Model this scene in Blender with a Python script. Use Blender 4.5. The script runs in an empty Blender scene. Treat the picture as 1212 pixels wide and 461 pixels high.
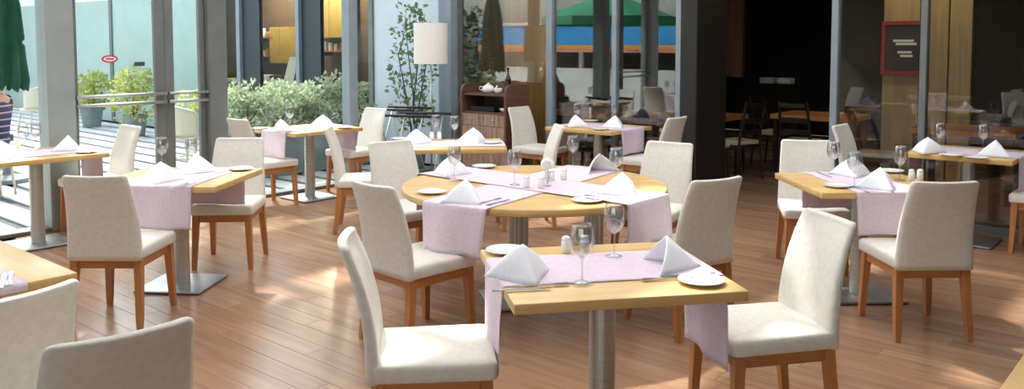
import bpy, bmesh, math, random
from mathutils import Vector, Matrix
random.seed(7)
PI = math.pi
scene = bpy.context.scene
col = scene.collection

# ------------------------------------------------------------------ camera
FW, FH = 1212, 461
F_PX, CX, CY, HORIZON, EYE = 1000.0, 606.0, 115.0, 51.0, 1.65
PITCH = math.atan((CY - HORIZON) / F_PX)
cam_data = bpy.data.cameras.new('camera')
cam = bpy.data.objects.new('camera', cam_data)
col.objects.link(cam)
cam.location = (0, 0, EYE)
cam.rotation_euler = (PI / 2 - PITCH, 0, 0)
cam_data.sensor_width = 36
cam_data.lens = F_PX / FW * 36
cam_data.shift_x = 0
cam_data.shift_y = -(FH / 2 - CY) / FW
cam_data.clip_start = 0.05
cam_data.clip_end = 300
scene.camera = cam

# ------------------------------------------------------------------ light and exposure
SUN_EL = math.radians(50)
SUN_DIR = Vector((0.40 * math.cos(SUN_EL), -0.917 * math.cos(SUN_EL), -math.sin(SUN_EL)))
scene.cycles.transparent_max_bounces = 40
scene.cycles.max_bounces = 12
scene.cycles.diffuse_bounces = 5
scene.cycles.sample_clamp_indirect = 8
world = bpy.data.worlds.new('sky')
scene.world = world
world.use_nodes = True
wn = world.node_tree
sky = wn.nodes.new('ShaderNodeTexSky')
sky.sky_type = 'NISHITA'
sky.sun_disc = False
sky.sun_elevation = SUN_EL
sky.sun_rotation = math.atan2(-SUN_DIR.x, -SUN_DIR.y)
sky.air_density = 1.0
sky.dust_density = 3.0
sky.ozone_density = 0.6
haze = wn.nodes.new('ShaderNodeHueSaturation')      # hazy, paler sky
haze.inputs['Saturation'].default_value = 0.5
wn.links.new(sky.outputs[0], haze.inputs['Color'])
wn.links.new(haze.outputs[0], wn.nodes['Background'].inputs[0])
wn.nodes['Background'].inputs[1].default_value = 0.45
sun_data = bpy.data.lights.new('sun', 'SUN')
sun_data.energy = 5.0
sun_data.angle = math.radians(1.6)
sun_data.color = (1.0, 0.965, 0.915)
sun = bpy.data.objects.new('sun', sun_data)
sun.rotation_euler = SUN_DIR.to_track_quat('-Z', 'Y').to_euler()
sun.location = (-8, -6, 12)
col.objects.link(sun)
scene.view_settings.view_transform = 'Standard'
scene.view_settings.look = 'None'
scene.view_settings.gamma = 1
scene.view_settings.use_curve_mapping = False
scene.view_settings.exposure = 0.4

# ------------------------------------------------------------------ pixel and room coordinates
def ray(px, py):
    x, y = (px - CX) / F_PX, (py - CY) / F_PX
    c, s = math.cos(PITCH), math.sin(PITCH)
    return Vector((x, c - y * s, -s - y * c))
def P(px, py, h=0.0):
    d = ray(px, py)
    t = (h - EYE) / d.z
    return Vector((d.x * t, d.y * t, h))
TH = math.radians(40.8)
U = Vector((math.sin(TH), math.cos(TH), 0))     # along the left glass wall, away from the camera
V = Vector((math.cos(TH), -math.sin(TH), 0))    # along the back wall, to the right
CORNER = Vector((-0.79, 11.19, 0))
def W(b, a, z=0.0):
    return CORNER + V * b + U * a + Vector((0, 0, z))
def room(p):
    d = Vector((p[0], p[1], 0)) - CORNER
    return d.dot(V), d.dot(U)
def b_at(px, a):        # where the view column px meets the plane a = const
    k = (px - CX) / F_PX
    o = CORNER + U * a
    return (k * o.y - o.x) / (V.x - k * V.y)
def a_at(px, b):
    k = (px - CX) / F_PX
    o = CORNER + V * b
    return (k * o.y - o.x) / (U.x - k * U.y)
def z_at(py, dist):
    d = ray(CX, py)
    return EYE + d.z * dist / d.y

# ------------------------------------------------------------------ materials
MATS = {}
def mat(name, color, rough=0.6, metal=0.0, spec=0.5, coat=0.0):
    m = bpy.data.materials.new(name)
    m.use_nodes = True
    b = m.node_tree.nodes['Principled BSDF']
    b.inputs['Base Color'].default_value = (*color, 1)
    b.inputs['Roughness'].default_value = rough
    b.inputs['Metallic'].default_value = metal
    b.inputs['Specular IOR Level'].default_value = spec
    b.inputs['Coat Weight'].default_value = coat
    MATS[name] = m
    return m
def N(m, t): return m.node_tree.nodes.new(t)
def L(m, a, b): m.node_tree.links.new(a, b)
def bsdf(m): return m.node_tree.nodes['Principled BSDF']
def srgb(r, g, b):
    f = lambda c: c / 12.92 if c <= 0.04045 else ((c + 0.055) / 1.055) ** 2.4
    return (f(r / 255), f(g / 255), f(b / 255))
def noise_color(m, c1, c2, scale, stretch=(1, 1, 1), detail=6, bump=0.0, bump_scale=None, coords='Object', rand=0.0, island=False):
    tc = N(m, 'ShaderNodeTexCoord'); mp = N(m, 'ShaderNodeMapping'); mp.inputs['Scale'].default_value = stretch
    L(m, tc.outputs[coords], mp.inputs['Vector'])
    vec = mp.outputs[0]
    oi = N(m, 'ShaderNodeObjectInfo')
    rnd = oi.outputs['Random']
    if island:
        ge = N(m, 'ShaderNodeNewGeometry'); ad = N(m, 'ShaderNodeMath'); ad.operation = 'ADD'
        L(m, ge.outputs['Random Per Island'], ad.inputs[0]); L(m, rnd, ad.inputs[1])
        fr = N(m, 'ShaderNodeMath'); fr.operation = 'FRACT'; L(m, ad.outputs[0], fr.inputs[0]); rnd = fr.outputs[0]
    off = N(m, 'ShaderNodeVectorMath'); off.operation = 'ADD'
    mul = N(m, 'ShaderNodeMath'); mul.operation = 'MULTIPLY'; mul.inputs[1].default_value = 37.0
    L(m, rnd, mul.inputs[0]); L(m, vec, off.inputs[0]); L(m, mul.outputs[0], off.inputs[1]); vec = off.outputs[0]
    nz = N(m, 'ShaderNodeTexNoise'); nz.inputs['Scale'].default_value = scale; nz.inputs['Detail'].default_value = detail
    L(m, vec, nz.inputs['Vector'])
    cr = N(m, 'ShaderNodeValToRGB')
    cr.color_ramp.elements[0].position = 0.32; cr.color_ramp.elements[1].position = 0.68
    cr.color_ramp.elements[0].color = (*c1, 1); cr.color_ramp.elements[1].color = (*c2, 1)
    L(m, nz.outputs['Fac'], cr.inputs['Fac'])
    out = cr.outputs[0]
    if rand > 0:
        hs = N(m, 'ShaderNodeHueSaturation'); mr = N(m, 'ShaderNodeMapRange')
        mr.inputs['To Min'].default_value = 1 - rand; mr.inputs['To Max'].default_value = 1 + rand
        L(m, rnd, mr.inputs['Value']); L(m, mr.outputs[0], hs.inputs['Value']); L(m, out, hs.inputs['Color']); out = hs.outputs[0]
    L(m, out, bsdf(m).inputs['Base Color'])
    if bump > 0:
        n2 = N(m, 'ShaderNodeTexNoise'); n2.inputs['Scale'].default_value = bump_scale or scale * 2; n2.inputs['Detail'].default_value = 4
        L(m, vec, n2.inputs['Vector'])
        bp = N(m, 'ShaderNodeBump'); bp.inputs['Strength'].default_value = bump; bp.inputs['Distance'].default_value = 0.003
        L(m, n2.outputs['Fac'], bp.inputs['Height']); L(m, bp.outputs[0], bsdf(m).inputs['Normal'])
    return m
def wood(name, c1, c2, rough=0.45, along='x', scale=6, rand=0.05, spec=0.4, island=False):
    m = mat(name, c1, rough, spec=spec)
    st = {'x': (0.35, 5, 5), 'y': (5, 0.35, 5), 'z': (5, 5, 0.35)}[along]
    return noise_color(m, c1, c2, scale, st, 6, 0.08, scale * 3, rand=rand, island=island)
def glass_mat(name, tint, f0=0.04, rough=0.0, power=5):
    """thin pane: see-through with a mirror share that grows towards grazing angles (Schlick)"""
    m = bpy.data.materials.new(name); m.use_nodes = True
    nt = m.node_tree; nt.nodes.clear()
    o = nt.nodes.new('ShaderNodeOutputMaterial'); t = nt.nodes.new('ShaderNodeBsdfTransparent'); g = nt.nodes.new('ShaderNodeBsdfGlossy')
    t.inputs[0].default_value = (*tint, 1); g.inputs['Roughness'].default_value = rough
    lw = nt.nodes.new('ShaderNodeLayerWeight'); lw.inputs['Blend'].default_value = 0.5
    pw = nt.nodes.new('ShaderNodeMath'); pw.operation = 'POWER'; pw.inputs[1].default_value = power
    ma = nt.nodes.new('ShaderNodeMath'); ma.operation = 'MULTIPLY_ADD'; ma.inputs[1].default_value = 1 - f0; ma.inputs[2].default_value = f0
    mx = nt.nodes.new('ShaderNodeMixShader')
    nt.links.new(lw.outputs['Facing'], pw.inputs[0]); nt.links.new(pw.outputs[0], ma.inputs[0]); nt.links.new(ma.outputs[0], mx.inputs[0])
    nt.links.new(t.outputs[0], mx.inputs[1]); nt.links.new(g.outputs[0], mx.inputs[2])
    nt.links.new(mx.outputs[0], o.inputs[0]); MATS[name] = m
    return m

FABRIC = noise_color(mat('cream_fabric', (0.6, 0.55, 0.47), 0.9, spec=0.15), srgb(216, 212, 200), srgb(226, 222, 210), 40, detail=3, bump=0.25, bump_scale=350, rand=0.03)
LEGWOOD = wood('chair_beech', srgb(172, 112, 62), srgb(190, 130, 78), 0.4, 'z', 7)
RAILWOOD = wood('rail_beech', srgb(172, 112, 62), srgb(190, 130, 78), 0.4, 'x', 7)
TOPWOOD = wood('table_top_beech', srgb(206, 168, 104), srgb(222, 188, 126), 0.32, 'x', 4, rand=0.03)
PLANKW = wood('oak_floor', srgb(142, 108, 82), srgb(168, 134, 106), 0.25, 'x', 3.2, rand=0.13, island=True, spec=0.5)
SUBFLOOR = mat('subfloor', srgb(70, 48, 34), 0.8)
STEEL = noise_color(mat('brushed_steel', (0.55, 0.54, 0.52), 0.42, 0.85), srgb(178, 180, 174), srgb(198, 200, 194), 8, (1, 1, 30))
PLATE_STEEL = noise_color(mat('plate_steel', (0.5, 0.5, 0.5), 0.38, 0.9), srgb(160, 165, 168), srgb(184, 188, 190), 6)
BLACKRUB = mat('black_rubber', (0.015, 0.015, 0.016), 0.6)
RUNNER = noise_color(mat('lavender_cloth', (0.5, 0.4, 0.5), 0.85, spec=0.15), srgb(211, 194, 206), srgb(221, 206, 217), 60, detail=3, bump=0.2, bump_scale=400)
NAPKIN = noise_color(mat('white_linen', (0.8, 0.82, 0.86), 0.8, spec=0.2), srgb(240, 243, 248), srgb(247, 249, 252), 50, detail=3, bump=0.15, bump_scale=300)
PORCELAIN = mat('white_porcelain', srgb(238, 236, 230), 0.18, spec=0.6, coat=0.3)
CHROME = mat('cutlery_steel', (0.62, 0.62, 0.64), 0.18, 1.0)
FRAME = noise_color(mat('grey_frame_metal', (0.1, 0.11, 0.11), 0.45, 0.0), srgb(142, 150, 147), srgb(152, 160, 156), 5, rand=0.02)
LFRAME = noise_color(mat('pale_blue_frame_metal', (0.3, 0.36, 0.4), 0.45, 0.0), srgb(132, 144, 150), srgb(142, 154, 160), 5)
DFRAME = noise_color(mat('dark_frame_metal', (0.1, 0.11, 0.11), 0.45, 0.0), srgb(106, 111, 108), srgb(114, 119, 116), 5)
GLASS_L = glass_mat('clear_pane', (0.95, 0.985, 0.98), 0.02)
GLASS_B = glass_mat('coated_pane', (0.94, 0.94, 0.92), 0.13)
GLASS_R = glass_mat('dark_coated_pane', (0.90, 0.90, 0.89), 0.07)
WINEGLASS = glass_mat('wine_glass_crystal', (0.93, 0.935, 0.94), 0.15, 0.04, 3)
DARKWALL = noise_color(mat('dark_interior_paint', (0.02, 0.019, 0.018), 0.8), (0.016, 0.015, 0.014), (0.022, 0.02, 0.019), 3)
COLUMNM = noise_color(mat('black_column_cladding', (0.01, 0.01, 0.01), 0.5), (0.008, 0.008, 0.008), (0.012, 0.011, 0.010), 3)
WALLNUT = wood('dark_walnut', srgb(92, 62, 48), srgb(112, 78, 60), 0.42, 'x', 5)
WALNUTV = wood('striped_walnut', srgb(128, 98, 80), srgb(184, 156, 136), 0.5, 'z', 9)
PANELWOOD = wood('light_oak_panel', srgb(150, 128, 88), srgb(172, 150, 108), 0.55, 'z', 4)
BROWNPANEL = wood('brown_panel', srgb(96, 66, 46), srgb(116, 82, 58), 0.6, 'z', 4)
GOLDPANEL = wood('golden_panel', srgb(150, 110, 54), srgb(176, 134, 74), 0.5, 'z', 4)
TEALWALL = noise_color(mat('pale_teal_render', (0.5, 0.6, 0.58), 0.85), srgb(168, 190, 180), srgb(176, 197, 187), 2)
PALEWALL = noise_color(mat('pale_blue_render', (0.55, 0.62, 0.7), 0.85), srgb(212, 220, 228), srgb(220, 227, 233), 2)
WHITEWALL = noise_color(mat('white_render', (0.8, 0.8, 0.78), 0.85), srgb(226, 226, 220), srgb(234, 234, 228), 2)
CREAMWALL = noise_color(mat('cream_plaster', (0.6, 0.56, 0.5), 0.85), srgb(136, 128, 116), srgb(146, 138, 125), 3)
SLAB = noise_color(mat('pale_paving', (0.45, 0.45, 0.45), 0.8), srgb(200, 202, 203), srgb(212, 213, 214), 3, rand=0.05)
JOINT = noise_color(mat('dark_gravel', (0.09, 0.095, 0.1), 0.9), srgb(72, 78, 84), srgb(92, 98, 104), 60)
LEAF = noise_color(mat('hedge_leaf', (0.2, 0.28, 0.14), 0.55), srgb(146, 164, 124), srgb(212, 220, 192), 2.5, rand=0.12, island=True)
LEAFY = noise_color(mat('yellow_green_leaf', (0.3, 0.36, 0.12), 0.55), srgb(146, 162, 78), srgb(212, 214, 130), 2.5, rand=0.15, island=True)
LEAFD = noise_color(mat('dark_leaf', (0.1, 0.18, 0.08), 0.5), srgb(96, 120, 84), srgb(142, 162, 118), 2.5, rand=0.15, island=True)
def translucent(m, share):
    b = bsdf(m); src = b.inputs['Base Color'].links[0].from_socket
    t = N(m, 'ShaderNodeBsdfTranslucent'); mx = N(m, 'ShaderNodeMixShader'); mx.inputs[0].default_value = share
    out = [n for n in m.node_tree.nodes if n.type == 'OUTPUT_MATERIAL'][0]
    L(m, src, t.inputs[0]); L(m, b.outputs[0], mx.inputs[1]); L(m, t.outputs[0], mx.inputs[2]); L(m, mx.outputs[0], out.inputs[0])
for _m in (LEAF, LEAFY, LEAFD): translucent(_m, 0.45)
PETAL = noise_color(mat('white_petal', (0.9, 0.9, 0.88), 0.8), srgb(246, 246, 242), srgb(252, 252, 249), 30)
translucent(PETAL, 0.4)
BARK = mat('bark', srgb(84, 66, 50), 0.9)
PLANTER = noise_color(mat('planter_concrete', (0.2, 0.22, 0.23), 0.8), srgb(120, 128, 132), srgb(134, 142, 146), 4)
SOIL = mat('soil', (0.03, 0.022, 0.016), 1.0)
UMBG = noise_color(mat('green_canvas', (0.01, 0.08, 0.05), 0.8), srgb(14, 66, 48), srgb(22, 84, 60), 4)
WICKER = noise_color(mat('pale_wicker', (0.6, 0.57, 0.48), 0.8), srgb(190, 184, 160), srgb(222, 216, 194), 90, (1, 1, 3), bump=0.5, bump_scale=160)
LAMPSHADE = noise_color(mat('lamp_shade_linen', (0.8, 0.79, 0.75), 0.85), srgb(232, 230, 222), srgb(238, 236, 229), 60)
DKMETAL = mat('dark_metal', (0.03, 0.03, 0.032), 0.4, 0.8)
KITCHDARK = mat('kitchen_dark', srgb(48, 54, 58), 0.5)
MUSTARD = noise_color(mat('mustard_panel', (0.4, 0.3, 0.06), 0.6), srgb(176, 146, 66), srgb(190, 160, 80), 3)
RED = mat('red_lacquer', srgb(150, 26, 24), 0.4)
STICKR = mat('red_sticker', srgb(190, 40, 70), 0.5)
STICKW = mat('white_sticker', srgb(225, 225, 225), 0.5)
STICKD = mat('grey_sticker', srgb(70, 76, 78), 0.5)
BLUE = mat('blue_board', srgb(70, 170, 240), 0.5)
ORANGE = mat('orange_board', srgb(250, 176, 84), 0.5)
PINKB = mat('pink_board', srgb(240, 150, 130), 0.5)
SKIN = mat('skin', srgb(214, 158, 132), 0.55)
NAVY = mat('navy_shirt', srgb(42, 46, 74), 0.85)
JEANS = mat('grey_trousers', srgb(76, 84, 96), 0.85)
HAIR = mat('dark_hair', srgb(46, 34, 26), 0.6)
DIFFUSER = bpy.data.materials.new('roof_light_diffuser'); DIFFUSER.use_nodes = True  # invented roof cloth that spreads sun and sky as soft indoor light
_nt = DIFFUSER.node_tree; _nt.nodes.clear()
_o = _nt.nodes.new('ShaderNodeOutputMaterial'); _t = _nt.nodes.new('ShaderNodeBsdfTranslucent'); _d = _nt.nodes.new('ShaderNodeBsdfDiffuse'); _m = _nt.nodes.new('ShaderNodeMixShader')
_t.inputs[0].default_value = (0.93, 0.93, 0.92, 1); _d.inputs[0].default_value = (0.85, 0.85, 0.84, 1); _m.inputs[0].default_value = 0.56
_nt.links.new(_d.outputs[0], _m.inputs[1]); _nt.links.new(_t.outputs[0], _m.inputs[2]); _nt.links.new(_m.outputs[0], _o.inputs[0])

# ------------------------------------------------------------------ mesh helpers
def mesh_obj(name, me, m, parent=None, loc=(0, 0, 0), rz=0.0, smooth=False, rot=None):
    if m is not None and not me.materials:
        me.materials.append(m)
    if smooth:
        me.polygons.foreach_set('use_smooth', [True] * len(me.polygons))
    o = bpy.data.objects.new(name, me)
    col.objects.link(o)
    o.location = loc
    o.rotation_euler = rot if rot is not None else (0, 0, rz)
    if parent is not None:
        o.parent = parent
    return o
def from_bm(bm, name='m'):
    bmesh.ops.recalc_face_normals(bm, faces=bm.faces)
    me = bpy.data.meshes.new(name); bm.to_mesh(me); bm.free()
    return me
def add_box(bm, x0, x1, y0, y1, z0, z1):
    vs = [bm.verts.new(c) for c in ((x0, y0, z0), (x1, y0, z0), (x1, y1, z0), (x0, y1, z0), (x0, y0, z1), (x1, y0, z1), (x1, y1, z1), (x0, y1, z1))]
    for f in ((0, 3, 2, 1), (4, 5, 6, 7), (0, 1, 5, 4), (1, 2, 6, 5), (2, 3, 7, 6), (3, 0, 4, 7)):
        bm.faces.new([vs[i] for i in f])
    return vs
def box_me(x0, x1, y0, y1, z0, z1, bevel=0.0, seg=2):
    bm = bmesh.new(); add_box(bm, x0, x1, y0, y1, z0, z1)
    if bevel > 0:
        bmesh.ops.bevel(bm, geom=list(bm.edges), offset=bevel, segments=seg, affect='EDGES', profile=0.5)
    return from_bm(bm)
def lathe_me(profile, seg=28, cap=True):
    bm = bmesh.new(); rings = []
    for r, z in profile:
        if r < 1e-6:
            rings.append([bm.verts.new((0, 0, z))])
        else:
            rings.append([bm.verts.new((r * math.cos(2 * PI * i / seg), r * math.sin(2 * PI * i / seg), z)) for i in range(seg)])
    for A, B in zip(rings, rings[1:]):
        for i in range(seg):
            j = (i + 1) % seg
            if len(A) == 1 and len(B) == 1: continue
            if len(A) == 1: bm.faces.new((A[0], B[i], B[j]))
            elif len(B) == 1: bm.faces.new((A[i], A[j], B[0]))
            else: bm.faces.new((A[i], A[j], B[j], B[i]))
    if cap:
        if len(rings[0]) > 1: bm.faces.new(rings[0])
        if len(rings[-1]) > 1: bm.faces.new(rings[-1])
    return from_bm(bm)
def add_tube(bm, pts, r, seg=8, taper=None, cap=True):
    pts = [Vector(p) for p in pts]; rings = []
    for i, p in enumerate(pts):
        d = (pts[min(i + 1, len(pts) - 1)] - pts[max(i - 1, 0)]).normalized()
        up = Vector((0, 0, 1)) if abs(d.z) < 0.95 else Vector((1, 0, 0))
        s = d.cross(up).normalized(); t = s.cross(d).normalized()
        rr = taper[i] if taper else r
        rings.append([bm.verts.new(p + (s * math.cos(2 * PI * k / seg) + t * math.sin(2 * PI * k / seg)) * rr) for k in range(seg)])
    for A, B in zip(rings, rings[1:]):
        for k in range(seg):
            bm.faces.new((A[k], A[(k + 1) % seg], B[(k + 1) % seg], B[k]))
    if cap:
        bm.faces.new(rings[0]); bm.faces.new(rings[-1])
def tube_me(pts, r, seg=8, taper=None):
    bm = bmesh.new(); add_tube(bm, pts, r, seg, taper); return from_bm(bm)
def prism_me(outline, z0, z1, bevel=0.0):
    bm = bmesh.new()
    lo = [bm.verts.new((x, y, z0)) for x, y in outline]; hi = [bm.verts.new((x, y, z1)) for x, y in outline]
    bm.faces.new(list(reversed(lo))); bm.faces.new(hi)
    n = len(outline)
    for i in range(n):
        bm.faces.new((lo[i], lo[(i + 1) % n], hi[(i + 1) % n], hi[i]))
    if bevel > 0:
        bmesh.ops.bevel(bm, geom=[e for e in bm.edges if abs(e.verts[0].co.z - e.verts[1].co.z) < 1e-6], offset=bevel, segments=2, affect='EDGES')
    return from_bm(bm)
def tag(o, label, cat, group=None, kind=None):
    if label: o['label'] = label
    if cat: o['category'] = cat
    if group: o['group'] = group
    if kind: o['kind'] = kind
    return o
def empty(name, loc, rz=0.0):
    o = bpy.data.objects.new(name, None); col.objects.link(o)
    o.location = loc; o.rotation_euler = (0, 0, rz); o.empty_display_size = 0.1
    return o
def struct(name, me, m, parent=None, inroom=True):
    if parent is None:
        o = mesh_obj(name, me, m, None, CORNER if inroom else (0, 0, 0), -TH if inroom else 0)
        o['kind'] = 'structure'
    else:
        o = mesh_obj(name, me, m, parent)
    return o
def copy_tree(src, parent=None):
    c = src.copy(); col.objects.link(c)
    c.parent = parent
    for ch in list(src.children):
        copy_tree(ch, c)
    return c
_protos = {}
def place(key, make, loc, rz, label, cat, group):
    """first use builds the thing, later uses copy it with all its parts"""
    if key not in _protos:
        o = make(); _protos[key] = o
    else:
        o = copy_tree(_protos[key])
    o.location = loc; o.rotation_euler = (0, 0, rz)
    return tag(o, label, cat, group)

# ------------------------------------------------------------------ setting: floor
A_NEAR, B_FAR, A_IN = -12.5, 13.0, 7.0
floor = struct('floor', box_me(0.0, B_FAR, A_NEAR, A_IN, -0.25, -0.016), SUBFLOOR)
PW, PL = 0.14, 1.7
plank_me = box_me(-PL / 2 + 0.0007, PL / 2 - 0.0007, -PW / 2 + 0.0007, PW / 2 - 0.0007, -0.0159, 0.0, 0.0012, 1)
cands = []
row = 0
a = A_NEAR + PW / 2
while a < A_IN - PW / 2:
    off = (row * 0.618 % 1) * PL
    b = -off + PL / 2
    while b < B_FAR + PL / 2:
        b0, b1 = max(0.0, b - PL / 2), min(B_FAR, b + PL / 2)
        if b1 - b0 > 0.25:
            w = W((b0 + b1) / 2, a)
            vis = w.y > 2.2 and -0.66 < w.x / w.y < 0.66 and a < 2.0
            cands.append((w.y if vis else 99 + w.length, b0, b1, a))
        b += PL
    a += PW; row += 1
cands.sort()
rest = bmesh.new()
for i, (d, b0, b1, a) in enumerate(cands):
    full = abs(b1 - b0 - PL) < 1e-4
    if i < 300:
        me = plank_me if full else box_me(-(b1 - b0) / 2 + 0.0007, (b1 - b0) / 2 - 0.0007, -PW / 2 + 0.0007, PW / 2 - 0.0007, -0.0159, 0.0, 0.0012, 1)
        mesh_obj('plank', me, PLANKW, floor, ((b0 + b1) / 2, a, 0))
    else:
        add_box(rest, b0 + 0.0007, b1 - 0.0007, a - PW / 2 + 0.0007, a + PW / 2 - 0.0007, -0.0159, 0.0)
o = mesh_obj('plank_field', from_bm(rest), PLANKW, floor); o['kind'] = 'stuff'

# courtyard ground with pale slabs between dark gravel joints
ground = struct('courtyard_ground', box_me(-19, -0.12, -16, 0.0, -0.3, -0.03), JOINT)
SP = 0.385
for r in range(40):
    a = -0.2 - SP * r
    for s in range(5):
        b1 = -0.14 - s * 3.3 + (1.6 if r % 2 else 0)
        b0 = b1 - 3.29
        b1 = min(b1, -0.14); b0 = max(b0, -18.9)
        if b1 - b0 < 0.3: continue
        mesh_obj('paving_slab', box_me(b0, b1, a - SP + 0.115, a, -0.03, -0.002, 0.006, 1), SLAB, ground)
# ------------------------------------------------------------------ setting: left glass wall (b = 0)
H_WIN = 3.5
def al(px): return a_at(px, 0.0)
def lpost(name, px0, px1, m, b0=-0.06, b1=0.06, z0=0.0, z1=H_WIN, parent=None):
    a0, a1 = al(px0), al(px1)
    return struct(name, box_me(b0, b1, a0, a1, z0, z1, 0.006, 1), m, parent)
wall_left = struct('wall_left', box_me(-0.09, 0.09, A_NEAR, 0.0, H_WIN - 0.14, H_WIN + 0.3), FRAME)
# main frame members: parts of the wall
lpost('post', 50, 83, FRAME, -0.12, 0.10, parent=wall_left)
lpost('post', 242, 263, DFRAME, -0.10, 0.10, parent=wall_left)
lpost('post', 409, 419, LFRAME, -0.07, 0.07, parent=wall_left)
mesh_obj('post', box_me(-0.13, 0.10, -0.13, 0.10, 0.0, H_WIN, 0.006, 1), LFRAME, wall_left)
for k in range(1, 4):
    a0 = al(50) - 1.75 * k
    mesh_obj('post', box_me(-0.10, 0.10, a0 - 0.09, a0 + 0.09, 0, H_WIN, 0.006, 1), FRAME, wall_left)
mesh_obj('threshold', box_me(-0.09, 0.09, A_NEAR, al(83), 0.0, 0.035, 0.004, 1), DFRAME, wall_left)
mesh_obj('threshold', box_me(-0.09, 0.09, al(263), -0.13, 0.0, 0.035, 0.004, 1), DFRAME, wall_left)
mesh_obj('threshold', box_me(-0.09, 0.09, al(83), al(242), 0.0, 0.012, 0.002, 1), PLATE_STEEL, wall_left)
nwin = [0]
def window(a0, a1, m, b=0.0, zt=H_WIN - 0.14, z0=0.035):
    nwin[0] += 1
    w = struct('window_%d' % nwin[0], box_me(b - 0.006, b + 0.006, a0, a1, z0, zt), m)
    return w
window(al(263), al(409), GLASS_L)
window(al(419), -0.13, GLASS_L)
prev = al(50)
for k in range(1, 4):
    a0 = al(50) - 1.75 * k
    window(a0 + 0.09, prev, GLASS_L); prev = a0 - 0.09
window(A_NEAR, prev, GLASS_L)
def glass_door(n, px0, px1, stile0, stile1):
    a0, a1 = al(px0), al(px1)
    d = struct('door_%d' % n, box_me(-0.005, 0.005, a0 + stile0, a1 - stile1, 0.09, 2.9), GLASS_L)
    for s, (x0, x1) in enumerate(((a0 + 0.003, a0 + stile0), (a1 - stile1, a1 - 0.003))):
        mesh_obj('stile', box_me(-0.025, 0.025, x0, x1, 0.015, 2.98, 0.004, 1), DFRAME, d)
    mesh_obj('bottom_rail', box_me(-0.025, 0.025, a0 + stile0, a1 - stile1, 0.015, 0.09, 0.003, 1), DFRAME, d)
    mesh_obj('top_rail', box_me(-0.025, 0.025, a0 + stile0, a1 - stile1, 2.9, 2.98, 0.003, 1), DFRAME, d)
    for z in (1.085, 1.165):
        h = mesh_obj('push_bar', tube_me([(0.085, a0 + 0.01, z), (0.085, a1 - 0.01, z)], 0.016, 10), STEEL, d, smooth=True)
        for aa in (a0 + 0.03, a1 - 0.03):
            mesh_obj('bracket', box_me(0.02, 0.085, aa - 0.012, aa + 0.012, z - 0.012, z + 0.012, 0.003, 1), DKMETAL, h)
    return d
dr = glass_door(1, 83.5, 193, 0.05, 0.09)
glass_door(2, 194, 241.5, 0.09, 0.06)
mesh_obj('door_head', box_me(-0.07, 0.07, al(83), al(242), 2.99, 3.08), DFRAME, wall_left)
window(al(83), al(242), GLASS_L, 0.0, H_WIN - 0.14, 3.08)
# stickers on the door pane
def oval(ry, rz, n=28): return [(ry * math.cos(2 * PI * i / n), rz * math.sin(2 * PI * i / n)) for i in range(n)]
st = mesh_obj('sticker', prism_me(oval(0.075, 0.036), 0.0, 0.0012), STICKR, dr, (0.0058, al(130), z_at(70, 7.75)), rot=(PI / 2, 0, PI / 2))
mesh_obj('sticker_center', prism_me(oval(0.058, 0.022), 0.0012, 0.002), STICKW, st)
mesh_obj('sticker_mark', box_me(-0.036, 0.036, -0.007, 0.007, 0.002, 0.0026), STICKR, st)
mesh_obj('sticker', box_me(-0.05, 0.05, -0.02, 0.02, 0.0, 0.0012), STICKD, dr, (0.0058, al(165), z_at(76, 7.95)), rot=(PI / 2, 0, PI / 2))

# ------------------------------------------------------------------ setting: back wall (a = 0), glazed, with a dark opening
def bb(px, a=0.0): return b_at(px, a)
AR = 0.30
wall_back = struct('wall_back', box_me(0.10, bb(828), -0.08, 0.08, H_WIN - 0.5, H_WIN + 0.3), DFRAME)
mesh_obj('lintel', box_me(bb(828), B_FAR, AR - 0.08, AR + 0.10, 2.75, H_WIN + 0.3), DFRAME, wall_back)
def bpost(px0, px1, m, a=0.0, d=0.05, parent=wall_back, zt=H_WIN - 0.5):
    return mesh_obj('mullion', box_me(bb(px0, a), bb(px1, a), a - d, a + d, 0.0, zt, 0.004, 1), m, parent)
bpost(649, 656, LFRAME); bpost(726, 731, LFRAME, d=0.04); bpost(802, 808, LFRAME)
mesh_obj('column', box_me(bb(808), bb(828), -0.06, 0.62, 0.0, H_WIN, 0.01, 1), COLUMNM, wall_back)
mesh_obj('sill', box_me(0.10, bb(808), -0.05, 0.05, 0.0, 0.05, 0.004, 1), DFRAME, wall_back)
def back_window(px0, px1, m, a=0.0, b0=None, b1=None, zt=H_WIN - 0.5):
    nwin[0] += 1
    return struct('window_%d' % nwin[0], box_me(bb(px0, a) if b0 is None else b0, bb(px1, a) if b1 is None else b1, a - 0.006, a + 0.006, 0.05, zt), m)
back_window(0, 649, GLASS_B, b0=0.10); back_window(656, 726, GLASS_B); back_window(731, 802, GLASS_B)
# right-hand dark glazing
bpost(985, 993, LFRAME, AR, zt=2.75); bpost(1090, 1098, DFRAME, AR, zt=2.75)
b_r = bb(1098, AR)
back_window(993, 1090, GLASS_R, AR, zt=2.75); back_window(1098, 0, GLASS_R, AR, b1=b_r + 1.6, zt=2.75)
mesh_obj('mullion', box_me(b_r + 1.6, b_r + 1.67, AR - 0.05, AR + 0.05, 0, 2.75, 0.004, 1), DFRAME, wall_back)
back_window(0, 0, GLASS_R, AR, b0=b_r + 1.67, b1=B_FAR, zt=2.75)
mesh_obj('sill', box_me(bb(985, AR), B_FAR, AR - 0.05, AR + 0.05, 0.0, 0.05, 0.004, 1), DFRAME, wall_back)

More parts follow.
